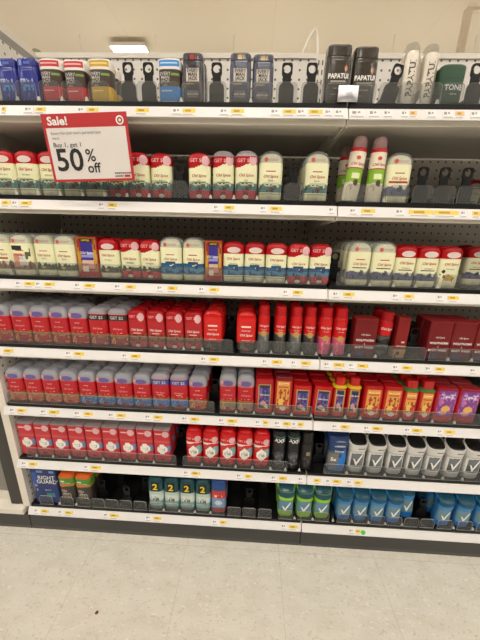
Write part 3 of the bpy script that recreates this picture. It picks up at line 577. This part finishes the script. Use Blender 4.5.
def instance(k, loc, label, group, lean=0, tilt=0):
    K = KIND[k]; r = empty(K['name'], loc); tag(r, label, K['cat'], group)
    r.rotation_euler = (tilt, math.radians(lean), 0)
    for nm, me in K['parts']: link(nm, me, r)
    return r

# pusher paddle with its round hole, and the little clear stop
def paddle_mesh():
    m = MB(); k = 24
    def outline(w0, r, z0, z1):
        # square-ish ring around the hole
        return None
    out = []; inn = []
    for i in range(k):
        t = 2*math.pi*i/k; c, s_ = math.cos(t), math.sin(t); q = 1/max(abs(c), abs(s_))
        q = min(q, 1.25)
        out.append((0.0112*q*c, 0.062+0.0118*q*s_)); inn.append((0.0078*c, 0.063+0.0080*s_))
    m.ringplate(out, inn, -0.002, 0.002)
    m.box(-0.0088, 0.0088, -0.002, 0.002, 0.001, 0.0505)
    m.prism(rrect(-0.0160, 0.0160, 0.001, 0.037, 0.010, bottom=False), -0.004, -0.0021)
    m.box(-0.014, 0.014, 0.0021, 0.03, 0.001, 0.010)
    return m.mesh('paddle', BLACK)
PADDLE = paddle_mesh()
TRACK = MB().box(-0.017, 0.017, 0.0, 0.33, 0, 0.003).mesh('track', BLACKG)
STOP = MB().prism(rrect(-0.0225, 0.0225, 0.0, 0.037, 0.009, bottom=False), 0, 0.0022, side=1).mesh('front_stop', [CLEAR, EDGE])
CLIP = MB().prism([(-0.004, 0), (0.004, 0), (0.0012, 0.008), (-0.0012, 0.008)], 0, 0.004).mesh('clip', mat('pale_clip', (206, 202, 196), .4))
DIV = MB().box(-0.0006, 0.0006, 0, 0.33, 0, 0.026).mesh('divider', CLEAR)

# ------------------------------------------------------------------ the shelving
def shelf_unit(i, side):
    z = SHELF_Z[i-1]; x0, x1 = (-BAY+0.001, -0.001) if side == 'left' else (0.001, BAY-0.001)
    r = empty('shelf', ((x0+x1)/2, 0, z)); a, b = x0-r.location.x, x1-r.location.x
    tag(r, f'white metal shelf with price rail, {SH[i]} of seven in the {side} bay', 'shelf', 'gondola shelves')
    m = MB()
    m.box(a, b, 0.0126, DEPTH-0.004, 0.016, 0.0218)            # deck sheet
    m.box(a, b, 0.0126, 0.024, -0.009, 0.016)                  # front lip
    m.box(a, b, 0.024, 0.105, -0.002, 0.016)                    # stiffening channel under the front
    m.build('deck', SHELFM, r)
    if i < 7:
        for xx, nm in ((a+0.0022, 'bracket'), (b-0.0022, 'bracket')):
            MB().prism([(0.022, 0.002), (0.022, -0.011), (0.10, -0.014), (DEPTH-0.006, -0.045), (DEPTH-0.006, 0.015), (0.03, 0.015)], xx-0.0016, xx+0.0016, 'x').build(nm, SHELFM, r)
    rail = MB(); o = -0.0008 if side == 'right' else 0.0
    rail.prism([(-0.0003, 0.0), (0.0030, -0.0008), (0.0122, 0.0200), (0.0122, 0.0222), (0.0095, 0.0220)], a-(0.004 if side == 'left' else -0.001), b, 'x')
    rl = rail.build('price_rail', WHITE, r, (0, 0, o))
    return r, o
SHELVES = {}
for i in range(1, 8):
    for side in ('left', 'right'): SHELVES[i, side] = shelf_unit(i, side)

# price tags: columns where a white slip (w) or a yellow slip (y) is stuck on the rail
TAGS = {
 1: [('y', 0, 4), ('w', 22, 32), ('y', 34, 44), ('w', 76, 84), ('y', 86, 97), ('y', 135, 148), ('w', 171, 182), ('y', 182, 195), ('w', 219, 229), ('y', 231, 244), ('w', 270, 281), ('y', 283, 296), ('w', 297, 307), ('y', 309, 323), ('w', 325, 333), ('w', 335, 345), ('w', 351, 366), ('w', 369, 381), ('w', 384, 394), ('w', 402, 410), ('g', 411, 418), ('w', 428, 438), ('w', 444, 455), ('g', 457, 466), ('w', 472, 482)],
 2: [('y', 0, 9), ('w', 10, 17), ('y', 19, 30), ('w', 97, 104), ('y', 107, 116), ('w', 213, 219), ('y', 224, 234), ('w', 260, 267), ('y', 270, 282), ('w', 329, 335), ('w', 350, 358), ('y', 362, 376), ('w', 396, 406), ('y', 410, 434), ('y', 435, 460), ('w', 462, 468), ('y', 474, 482)],
 3: [('w', 14, 20), ('y', 23, 33), ('w', 34, 40), ('y', 43, 53), ('w', 73, 80), ('y', 83, 94), ('w', 113, 121), ('y', 125, 135), ('w', 156, 163), ('y', 167, 177), ('w', 198, 205), ('y', 209, 219), ('w', 283, 289), ('y', 293, 303), ('w', 333, 340), ('y', 344, 355), ('w', 393, 400), ('y', 405, 415), ('w', 438, 445), ('y', 449, 460)],
 4: [('y', 2, 12), ('w', 64, 71), ('y', 73, 83), ('w', 121, 127), ('y', 130, 140), ('w', 200, 207), ('y', 209, 219), ('w', 262, 268), ('y', 272, 282), ('w', 291, 297), ('y', 301, 311), ('w', 324, 331), ('y', 334, 345), ('w', 349, 355), ('y', 358, 369), ('w', 393, 400), ('y', 403, 413), ('w', 426, 433), ('y', 436, 446), ('w', 471, 478)],
 5: [('w', 8, 14), ('y', 16, 25), ('w', 39, 46), ('y', 48, 58), ('w', 73, 80), ('y', 83, 92), ('w', 107, 114), ('y', 116, 125), ('w', 144, 151), ('y', 153, 162), ('w', 181, 188), ('y', 190, 199), ('w', 218, 225), ('y', 227, 237), ('w', 255, 261), ('y', 263, 269), ('w', 274, 281), ('y', 283, 291), ('w', 292, 297), ('y', 298, 304), ('w', 332, 339), ('y', 341, 350), ('w', 364, 371), ('y', 373, 383), ('w', 405, 412), ('y', 413, 423), ('w', 438, 444), ('y', 446, 456)],
 6: [('w', 20, 26), ('y', 28, 36), ('w', 83, 88), ('y', 90, 100), ('w', 183, 189), ('y', 191, 200), ('w', 236, 242), ('y', 245, 252), ('w', 271, 277), ('y', 279, 287), ('w', 298, 304), ('y', 314, 321), ('w', 326, 331), ('y', 333, 342), ('w', 347, 353), ('y', 355, 363)],
 7: [('w', 33, 38), ('y', 40, 48), ('w', 57, 62), ('y', 64, 72), ('w', 103, 108), ('y', 109, 118), ('w', 145, 151), ('y', 153, 161), ('w', 212, 218), ('y', 220, 226), ('w', 281, 287), ('y', 289, 298), ('w', 349, 355), ('y', 356, 361), ('dot', 361.5, 366)],
}
TAGM = {'y': mat('yellow_slip', (236, 206, 84), .5), 'w': mat('white_slip', (236, 233, 232), .5), 'g': mat('peach_slip', (234, 190, 140), .5), 'dot': mat('green_dot', (70, 190, 60), .5)}
for i, L in TAGS.items():
    z = SHELF_Z[i-1]
    for t, a, b in L:
        xa, xb = place_x(a, z+.013, 0), place_x(b, z+.013, 0); xm = (xa+xb)/2; w = xb-xa
        side = 'left' if xm < 0 else 'right'
        if xb > BAY-0.005 or xa < -BAY-0.02: continue
        if side == 'left' and xb > -0.003: xb = -0.003
        r, o = SHELVES[i, side]; m = MB()
        if t == 'dot':
            m.prism([(w/2*math.cos(k*math.pi/8), .011+w/2*math.sin(k*math.pi/8)) for k in range(16)], -.0020, -.0012)
            q = m.build('green_dot_sticker', TAGM['dot'], r, (xm-r.location.x, 0, o)); q['label'] = 'round green sticker'
        else:
            if t != 'w':
                m.box(-w/2, w/2, -.0012, -.0005, .0035, .0195, 0)
                m.box(-w/2, w/2, -.0014, -.0011, .0090, .0190, 1)
                m.box(-w*.3, w*.15, -.0016, -.0013, .0115, .0165, 2); m.box(-w*.45, w*.3, -.0016, -.0013, .0050, .0062, 3)
                mats = [TAGM['w'], TAGM[t], mat('mustard_ink', (190, 150, 50), .6), LETP]
            else:
                m.box(-w/2, w/2, -.0012, -.0005, .0035, .0195)
                m.box(-w*.36, -w*.10, -.0015, -.0011, .0115, .0175, 1); m.box(w*.0, w*.18, -.0015, -.0011, .013, .017, 1); m.box(-w*.45, w*.40, -.0015, -.0011, .0050, .0062, 1)
                mats = [TAGM['w'], LETP]
            q = m.build('price_tag', mats, r, (xm-r.location.x, 0, o))
        q.rotation_euler.x = -math.atan2(.0098, .0220)

# trays with lip and clear fence
TRAYS = {}
FENCE = {3: [(-0.9, -0.004), (0.02, .262), (.275, .90)], 4: [(-0.905, -.235), (-.215, -.004), (.004, .275), (.285, .90)], 5: [(-0.905, -.285), (-.270, -.004), (.004, .90)], 6: [(-0.885, -.405), (-.385, -.06), (.05, .90)]}
for i in range(1, 8):
    for side in ('left', 'right'):
        z = SHELF_Z[i-1]; x0, x1 = (-BAY+0.004, -0.003) if side == 'left' else (0.003, BAY-0.004)
        t = empty('shelf_tray', ((x0+x1)/2, 0, z+0.0220)); TRAYS[i, side] = t; ox = t.location.x
        tag(t, f'black divider tray lying on the {SH[i]} shelf of the {side} bay', 'tray', 'shelf trays')
        MB().box(x0-ox, x1-ox, 0.0165, DEPTH-0.012, 0, 0.0102).build('tray_base', BLACK, t)
        MB().box(x0-ox, x1-ox, 0.0126, 0.0163, 0.0004, 0.0102).build('tray_lip', BLACK, t)
        for a, b in FENCE.get(i, []):
            a2, b2 = max(a, x0), min(b, x1)
            if b2-a2 > .03: MB().prism(rrect(a2-ox, b2-ox, 0.0104, 0.046, 0.008, bottom=False), 0.0130, 0.0150, side=1).build('clear_fence', [CLEAR, EDGE], t)

count_labels = {}
def uniq(l):
    count_labels[l] = count_labels.get(l, 0)+1
    return l
pusher_things = []
for i, row in LAYOUT.items():
    z = SHELF_Z[i-1]+BASE; sh = SH[i]
    items = []
    for k, px, nb in row:
        if k == '-': h, w = .07, .043
        else: h, w = KIND[k]['h'], KIND[k]['w']
        X = place_x(px, z+h*.5, .016)
        if k != '-': X = max(X, -BAY+w/2+.006)
        items.append([k, X, w, nb, px])
    # nudge neighbours apart where they would touch
    for _ in range(60):
        for a in items:
            if a[0] != '-': a[1] = max(a[1], -BAY+a[2]/2+.004)
        for a, b in zip(items, items[1:]):
            ga = .0012 if '-' not in (a[0], b[0]) else -.004
            if a[0] == '-' and b[0] == '-': ga = .0005
            o = (a[1]+a[2]/2+ga)-(b[1]-b[2]/2)
            if o > 0: a[1] -= o/2; b[1] += o/2
    tot = {}
    for it in items: tot[it[0]] = tot.get(it[0], 0)+1
    seen = {}; runs = 0; prev = None; last = None
    for n, (k, X, w, nb, px) in enumerate(items):
        seen[k] = seen.get(k, 0)+1
        if X > BAY-.03: continue
        lean = LEAN.get((i, px), 0)
        if k == '-':
            nxt = next((KIND[q[0]]['short'] for q in items[n+1:] if q[0] != '-'), None)
            runs = runs+1 if prev == '-' else 1
            r = empty('product_pusher', (X, .0, z)); 
            e_tot = 1; q = n
            while q > 0 and items[q-1][0] == '-': q -= 1; e_tot += 1
            q2 = n
            while q2+1 < len(items) and items[q2+1][0] == '-': q2 += 1; e_tot += 1
            where = f'right of the {last}' if last else f'left of the {nxt}'
            pre = f'{ORD[runs-1]} of {NUM[e_tot]} ' if e_tot > 1 else ''
            lab = f'{pre}black pusher paddle in an empty slot {where}, {sh} shelf' if not pre else f'{pre}black pusher paddles {where}, {sh} shelf'
            tag(r, uniq(lab), 'pusher', f'empty pushers on the {sh} shelf')
            link('track', TRACK, r, (0, .018, 0.0002))
            p = link('paddle', PADDLE, r, (0, .030 if i < 3 else .034+.02*((n*7) % 5), 0.0035)); p.rotation_euler.y = math.radians(lean)
            if i in (1, 2, 7): link('front_stop', STOP, r, (0, .0132, 0.0002))
            prev = k; continue
        K = KIND[k]; N_ = tot[k]; o = seen[k]; d = K['d']
        if N_ > 1: lab = f"{K['desc']}, {ORD[o-1]} of {NUM[N_]} from left, {sh} shelf"
        else: lab = f"{K['desc']} on the {sh} shelf, front row"
        Y = .0195+d/2+(.004*math.sin(px*1.7)+.004 if i in (1, 2, 3) else .002)
        tilt = 0
        if (i, px) == (7, 411.5): tilt = math.radians(-9); Y += .02
        dx = 0
        if lean: dx = -math.sin(math.radians(lean))*K['h']*.5
        instance(k, (X+dx, Y, z+abs(math.sin(math.radians(lean)))*w/2*.95+.0002), uniq(lab), f"{K['short']}s on the {sh} shelf", lean, tilt)
        yy = Y
        for j in range(nb):
            yy += d+.0025
            if yy+d/2 > DEPTH-.012: break
            l2 = f"{K['short']}, {ORD[j]} one behind the {ORD[o-1]} of {NUM[N_]}, {sh} shelf" if N_ > 1 else f"{K['short']}, {ORD[j]} one behind the front one, {sh} shelf"
            instance(k, (X+random.uniform(-.001, .001), yy, z+.0002), uniq(l2), f"{K['short']}s on the {sh} shelf")
        if i in (1, 2, 7):
            st = link('front_stop', STOP, None, (X, .0132, z+.0002))
            tag(st, uniq(f"clear front stop before the {ORD[o-1]+' ' if N_ > 1 else ''}{K['short']} on the {sh} shelf"), 'front stop', f'clear stops on the {sh} shelf')
        # divider on the tray between this slot and the next
        if n+1 < len(items) and items[n+1][1]-items[n+1][2]/2 - (X+w/2) > .0011:
            xd = (X+w/2+items[n+1][1]-items[n+1][2]/2)/2
            if not lean and abs(xd) > .004 and items[n+1][1] < BAY-.03 and items[n+1][0] != '-':
                t = TRAYS[i, 'left' if xd < 0 else 'right']
                dv = link('divider', DIV, t, (xd-t.location.x, .0185, .0106)); link('clip', CLIP, dv, (0, -.0036, .0008))
        prev = k; last = K['short']

# a few goods pushed further back on their shelves
for k, i, px, Y, lab in (('palmcan', 2, 347.5, .115, 'cream lime spray can pushed back to the left of the two front ones'), ('fijired', 2, 474, .30, 'lone red capped stick far back among the empty pushers, second shelf'),
                         ('mountred', 3, 478, .11, 'red capped cream stick set back at the right edge, third shelf'), ('mountred', 3, 467, .27, 'dim red capped stick deep behind the golden flower one, third shelf')):
    z = SHELF_Z[i-1]+BASE; instance(k, (place_x(px, z+KIND[k]['h']*.6, Y-KIND[k]['d']/2), Y, z+.0002), uniq(lab), f"{KIND[k]['short']}s on the {SH[i]} shelf")

# foil packet tucked in the stop in front of the first brown bottle
zf = SHELF_Z[0]+BASE; X = place_x(349, zf+.02, .004)
m = MB(); nx, nz = 6, 5; V = []; 
rnd = random.Random(3)
for a in range(2):
    for q in range(nz+1):
        for p in range(nx+1):
            u, v = p/nx*2-1, q/nz; e = (1-u**4)*(1-(2*v-1)**4)
            V.append((u*.0205, (-1 if a == 0 else 1)*(.0006+.0032*e)+(rnd.uniform(-.0014, .0014)*e), v*.029))
Fc = []; B = (nx+1)*(nz+1)
for q in range(nz):
    for p in range(nx):
        i0 = q*(nx+1)+p; Fc += [(i0, i0+1, i0+nx+2, i0+nx+1), (B+i0+1, B+i0, B+i0+nx+1, B+i0+nx+2)]
me = bpy.data.meshes.new('foil_packet'); me.from_pydata(V, [], Fc); me.materials.append(mat('silver_foil', (216, 216, 222), .34, .85)); me.update(); me.polygons.foreach_set('use_smooth', [True]*len(me.polygons))
fp = link('foil_packet', me, None, (X, 0.0, zf+.0003)); tag(fp, 'small silver foil packet in front of the first dark brown bottle', 'packet')
fp.location.y = 0.0082

# ------------------------------------------------------------------ gondola frame, base and neighbour
fr = empty('gondola_frame', (0, DEPTH, 0)); tag(fr, 'white pegboard back and side frame carrying all the shelves', 'shelving frame')
for nm, a, b in (('back_panel', -BAY, -.016), ('back_panel', .016, BAY)):
    MB().box(a, b, 0, .012, .06, PANEL_TOP-.01).build(nm, PEG, fr)
    MB().box(a-.001, b+.001, -.004, .016, PANEL_TOP-.01, PANEL_TOP+.004).build('top_trim', SHELFM, fr)
for xx, lab in ((0, 'upright'), (BAY+.016, 'upright')):
    m = MB().box(xx-.015, xx+.015, -.002, .03, FLOOR, PANEL_TOP+.001)
    for s_ in range(58):
        zz = .05+s_*.0254
        for q in (-.006, .006): m.box(xx+q-.0016, xx+q+.0016, -.0024, -.0019, zz, zz+.013, 1)
    m.build(lab, [SHELFM, mat('slot_shadow', (60, 54, 48), .8)], fr)
# side panel on the left
sx0 = -BAY-.012
MB().box(sx0, sx0+.010, -DEPTH+.0165, 0, .08, PANEL_TOP-.012).build('side_panel', PEG, fr)
MB().box(sx0-.004, sx0+.0105, -DEPTH+.0145, 0, PANEL_TOP-.012, PANEL_TOP+.004).build('side_top_trim', SHELFM, fr)
MB().box(sx0+.0025, sx0+.0105, -DEPTH+.0165, -.002, PANEL_TOP-.035, PANEL_TOP-.0125).build('side_shade_strip', mat('grey_shade', (150, 146, 138), .5), fr)  # grey strip paints in the shade beneath the top trim
MB().prism([(sx0-.012, .081), (sx0+.011, .081), (sx0+.011, PANEL_TOP-.05), (sx0-.012, PANEL_TOP-.05)], -DEPTH+.0130, -DEPTH+.0162).build('side_edge', SHELFM, fr)
# kick plates
for nm, a, b, lab in (('kick_plate', -BAY+.001, -.0015, 'dark grey kick plate under the bottom shelf, left bay'), ('kick_plate', .0015, BAY, 'dark grey kick plate under the bottom shelf, right bay')):
    m = MB(); m.prism([(.004, FLOOR), (.012, FLOOR), (.012, .0575), (.0, .0575), (.0, .012)], a, b, 'x'); k = m.build(nm, KICK); tag(k, lab, 'kick plate', 'kick plates')
# neighbouring fixture
nb = empty('neighbour_fixture', (-1.3, 0, 0)); tag(nb, 'grey louvered fixture with white base deck at the left edge', 'fixture')
X1 = -BAY-.012+1.3
MB().prism([(.004, FLOOR), (.012, FLOOR), (.012, .0575), (.0, .0575), (.0, .012)], -.5, X1+.010, 'x').build('kick_plate', KICK, nb)
m = MB().box(-.5, X1-.006, 0.0, .30, .058, .076); m.build('base_deck', SHELFM, nb)
MB().prism([(.313, .0), (.341, .021), (.366, .021), (.366, .0)], .0765, .0795, 'z').build('deck_end_cap', mat('cap_enamel', (236, 230, 218), .45), nb)
px1 = -.9405+1.3
MB().box(px1-.049, px1, .022, .06, .0768, 1.40).build('post', POSTM, nb)
m = MB(); m.box(-.5, px1-.0495, .040, .052, .115, 1.38); 
for q in range(100):
    zz = .125+q*.0125
    m.prism([(.0398, zz), (.034, zz+.002), (.0398, zz+.0085)], -.5, px1-.0495, 'x')
m.build('louver_panel', mat('louver_grey', (136, 130, 121), .5), nb)
MB().box(-.5, px1-.0495, .036, .052, .0768, .1145).build('lower_trim', SHELFM, nb)

# ------------------------------------------------------------------ sale sign hanging from the top rail
tl, tr = hit(40.3, 115, -.024), hit(128, 110.6, -.024); bl, br_ = hit(54.5, 181.5, -.016), hit(133, 181.0, -.016)
ctr = (tl+tr+bl+br_)/4; ax = ((tr-tl)+(br_-bl)).normalized(); up = ((tl-bl)+(tr-br_)); up = (up-ax*up.dot(ax)).normalized(); nrm = ax.cross(up)
sw = ((tr-tl).length+(br_-bl).length)/2; shh = ((tl-bl).length+(tr-br_).length)/2
sg = empty('sale_sign'); sg.matrix_world = Matrix.Translation(ctr) @ Matrix((ax, up, nrm)).transposed().to_4x4()
tag(sg, 'red and white sale sign reading 50% off hanging from the top rail', 'sign')
sredm = mat('sign_red', (190, 42, 46), .45); swh = mat('sign_white', (226, 220, 216), .45)
MB().box(-sw/2, sw/2, -shh/2, shh/2, -.0012, 0).build('sign_card', sredm, sg)
MB().box(-sw*.468, sw*.468, -shh*.462, shh*.30, 0, .0004).build('white_field', swh, sg)
def sign_text(nm, body, u, v, size, m, bold=0, left=True, sx=1.0):
    tv, tf = text_geo(body, size, bold, 0); mn = min(p[0] for p in tv); off = -mn if left else 0
    me = bpy.data.meshes.new(nm); me.from_pydata([((u-.5)*sw+(x+off)*sx, (.5-v)*shh+y, .0009) for x, y in tv], [], tf); me.materials.append(m); me.update()
    return link(nm, me, sg)
sign_text('headline', 'Sale!', .065, .108, .0215, LETW, .03, sx=1.12)
sign_text('small_print', "Every Man Jack men's personal care", .085, .275, .0076, LETG, 0)
sign_text('small_print', 'items', .085, .345, .0076, LETG, 0)
sign_text('offer_line', 'Buy 1, get 1', .085, .445, .0122, LETD, .006, sx=1.1)
sign_text('offer_number', '50', .085, .685, .0610, LETD, .016, sx=1.04)
sign_text('offer_percent', '%', .45, .615, .034, LETD, .010, sx=.98)
sign_text('offer_off', 'off', .45, .80, .0275, LETD, .014, sx=1.0)
m = MB()
for q in range(24):
    x0 = sw*(.27+.0085*q); m.box(x0, x0+sw*(.004 if q % 3 else .006), -shh*.392, -shh*.37, .0004, .0009)
m.box(sw*.27, sw*.37, -shh*.435, -shh*.42, .0004, .0009)
m.build('barcode', LETD, sg)
MB().box(sw*.385, sw*.455, -shh*.445, -shh*.41, .0004, .0009).build('red_mark', sredm, sg)
k = 28; c0 = (.415*sw, .385*shh); R = .0085
m = MB()
def circ(r): return [(c0[0]+r*math.cos(2*math.pi*i/k), c0[1]+r*math.sin(2*math.pi*i/k)) for i in range(k)]
n = 0
o_, i_ = circ(R), circ(R*.66); V = [(x, y, .0008) for x, y in o_]+[(x, y, .0008) for x, y in i_]+[(x, y, .0008) for x, y in circ(R*.33)]
Fc = [(i, (i+1) % k, k+(i+1) % k, k+i) for i in range(k)]+[tuple(range(2*k, 3*k))]
me = bpy.data.meshes.new('ring_emblem'); me.from_pydata(V, [], Fc); me.materials.append(LETW); me.update(); link('ring_emblem', me, sg)
# clip joining the sign to the rail
q = sg.matrix_world.inverted()
MB().box(-.012, .012, shh*.40, shh*.5, -.014, -.0013).build('clip', CLEAR, sg)

# white wire loop standing up behind the back panel at the bay joint
pts = []
P0, P1, P2 = hit(303, 52, DEPTH+.022), hit(314, 26, DEPTH+.022), hit(317.5, 52, DEPTH+.022)
for t in range(0, 21):
    s_ = t/20
    b = (1-s_)**3*P0+3*(1-s_)**2*s_*(P0+(P1-P0)*1.25)+3*(1-s_)*s_**2*(P1+Vector((.010, 0, .006)))+s_**3*P2
    pts.append(tuple(b))
pts = [(pts[0][0]-.004, pts[0][1], pts[0][2]-.05)]+pts+[(pts[-1][0], pts[-1][1], pts[-1][2]-.05)]
tag(MB().tube(pts, .0034).build('wire_loop', mat('white_wire', (236, 230, 216), .4)), 'thin white wire loop standing above the pegboard at the bay joint', 'wire')
# tiny greenish leaf-like scrap at the panel corner
P = hit(36.5, 54.5, DEPTH+.004)
sc = MB().prism([(P.x-.014, P.z-.001), (P.x+.016, P.z-.003), (P.x+.012, P.z+.006), (P.x-.002, P.z+.011), (P.x-.011, P.z+.008)], P.y-.002, P.y+.006).build('corner_cap', mat('olive_plastic', (130, 128, 92), .5))
sc.location.z = PANEL_TOP+.0045-(P.z-.003); tag(sc, 'small olive plastic cap on the top left corner of the pegboard', 'cap')

# ------------------------------------------------------------------ room
def plane(name, x0, x1, y0, y1, z, m, down=False):
    o = MB().box(x0, x1, y0, y1, z, z+.05).build(name, m); o['kind'] = 'structure'; return o
CEIL = 4.1
plane('floor', -14, 14, -12, 20, FLOOR-.05, floor_mat())
plane('ceiling', -14, 14, -12, 20, CEIL, ceil_mat())
wallm = mat('warm_wall', (226, 214, 192), .9)
w = MB().box(-14, 14, 20, 20.1, FLOOR, CEIL).build('wall_back', wallm); w['kind'] = 'structure'
# pale column with its beam end beyond the gondola
P = hit(466, 30, 4.6)
c_ = MB().box(P.x-.04, P.x+.04, 4.6, 4.68, FLOOR+.0005, CEIL-.0005); o = c_.build('trim_1', mat('column_paint', (230, 218, 198), .8)); o['kind'] = 'structure'
o = MB().box(P.x+.041, P.x+2.5, 4.6, 4.68, CEIL-.04, CEIL-.0005).build('trim_2', mat('column_paint', (230, 218, 198), .8)); o['kind'] = 'structure'

def lamp_fixture(x, y, L, power, label, along='x', u=0):
    r = empty('ceiling_light', (x, y, CEIL-DROP)); tag(r, label, 'ceiling light', 'ceiling lights')
    a, b = (L/2, .12) if along == 'x' else (.12, L/2)
    MB().box(-a, a, -b, b, -.055, -.0005).build('housing', mat('lamp_housing', (236, 232, 224), .5), r)
    em = bpy.data.materials.get('lamp_diffuser')
    if not em:
        em = bpy.data.materials.new('lamp_diffuser'); em.use_nodes = True; bb = em.node_tree.nodes['Principled BSDF']
        bb.inputs['Emission Color'].default_value = (1, .95, .87, 1); bb.inputs['Emission Strength'].default_value = 9
    MB().box(-a*.96, a*.96, -b*.9, b*.9, -.068, -.0555).build('diffuser', em, r)
    for q in (-.8, .8): MB().box(q*a-.004, q*a+.004, -.004, .004, -.0005, DROP-.0005).build('hanger_rod', mat('lamp_housing', (236, 232, 224), .5), r)
    if power:
        l = bpy.data.lights.new('lamp_glow', 'AREA'); l.shape = 'RECTANGLE'; l.size = 2*a*.96; l.size_y = 2*b*.9; l.energy = power; l.color = (1, .968, .935)
        lo = bpy.data.objects.new('lamp_glow', l); COL.objects.link(lo); lo.parent = r; lo.location = (0, 0, -.02-.055)
        l2 = bpy.data.lights.new('lamp_upward_glow', 'AREA'); l2.shape = 'RECTANGLE'; l2.size = 2*a; l2.size_y = 2*b; l2.energy = u; l2.color = (1, .945, .89)  # upward light added to lift the ceiling's brightness
        lo = bpy.data.objects.new('lamp_upward_glow', l2); COL.objects.link(lo); lo.parent = r; lo.location = (0, 0, .012); lo.rotation_euler = (math.pi, 0, 0)
LP = 9.4; DROP = 0.55
ROWS = [(-.9, .9, .3, .55, 'nearest the shelves'), (-2.6, 1.3, .3, .55, 'second row out'), (-4.6, 1.3, .3, .55, 'third row out'), (-7, 1.3, .3, .55, 'fourth row out'),
        (2.6, .45, .66, .75, 'added behind the shelves to light the ceiling'), (5.2, .25, .68, 1.6, 'added low two aisles back to light the ceiling'), (8.4, .25, .68, 1.35, 'added low three aisles back to light the ceiling')]  # these rows are added out of sight to brighten the visible ceiling
for yy, pw, UPK, DROP, yn in ROWS:
    for xi, xx in enumerate((-5.2, -2.6, 0, 2.6, 5.2)):
        lamp_fixture(xx, yy, 1.6, LP*pw, f'{ORD[xi]} long ceiling light from the left, {yn}', u=LP*UPK)
DROP = .07; P = hit(130, 50.3, 9.0); tt = (CEIL-DROP-.06-CAM.z)/(P.z-CAM.z); P = CAM+(P-CAM)*tt
lamp_fixture(P.x, P.y, .62, 0, 'small lone ceiling light seen far off above the pegboard')

# scrap on the floor
sc = MB().prism([(-.004, -.003), (.001, -.004), (.0045, -.001), (.003, .003), (-.002, .0035)], .0003, .003, 'z').build('brown_crumb', mat('brown_crumb', (110, 54, 34), .7), None, (-.577, -.2095, FLOOR)); tag(sc, 'tiny brown crumb lying on the pale floor tiles', 'crumb')

# ------------------------------------------------------------------ world and view
wd = bpy.data.worlds.new('world'); S.world = wd; wd.use_nodes = True
bg = wd.node_tree.nodes['Background']; bg.inputs[0].default_value = (1, .90, .76, 1); bg.inputs[1].default_value = .06
S.view_settings.view_transform = 'Standard'; S.view_settings.look = 'None'; S.view_settings.gamma = 1; S.view_settings.exposure = 0.1
S.view_settings.use_curve_mapping = False
d_ = [l for l, c in count_labels.items() if c > 1]
if d_: print('DUP LABELS', d_[:20])
long_ = [l for l in count_labels if len(l.split()) > 16]
if long_: print('LONG LABELS', long_[:20])
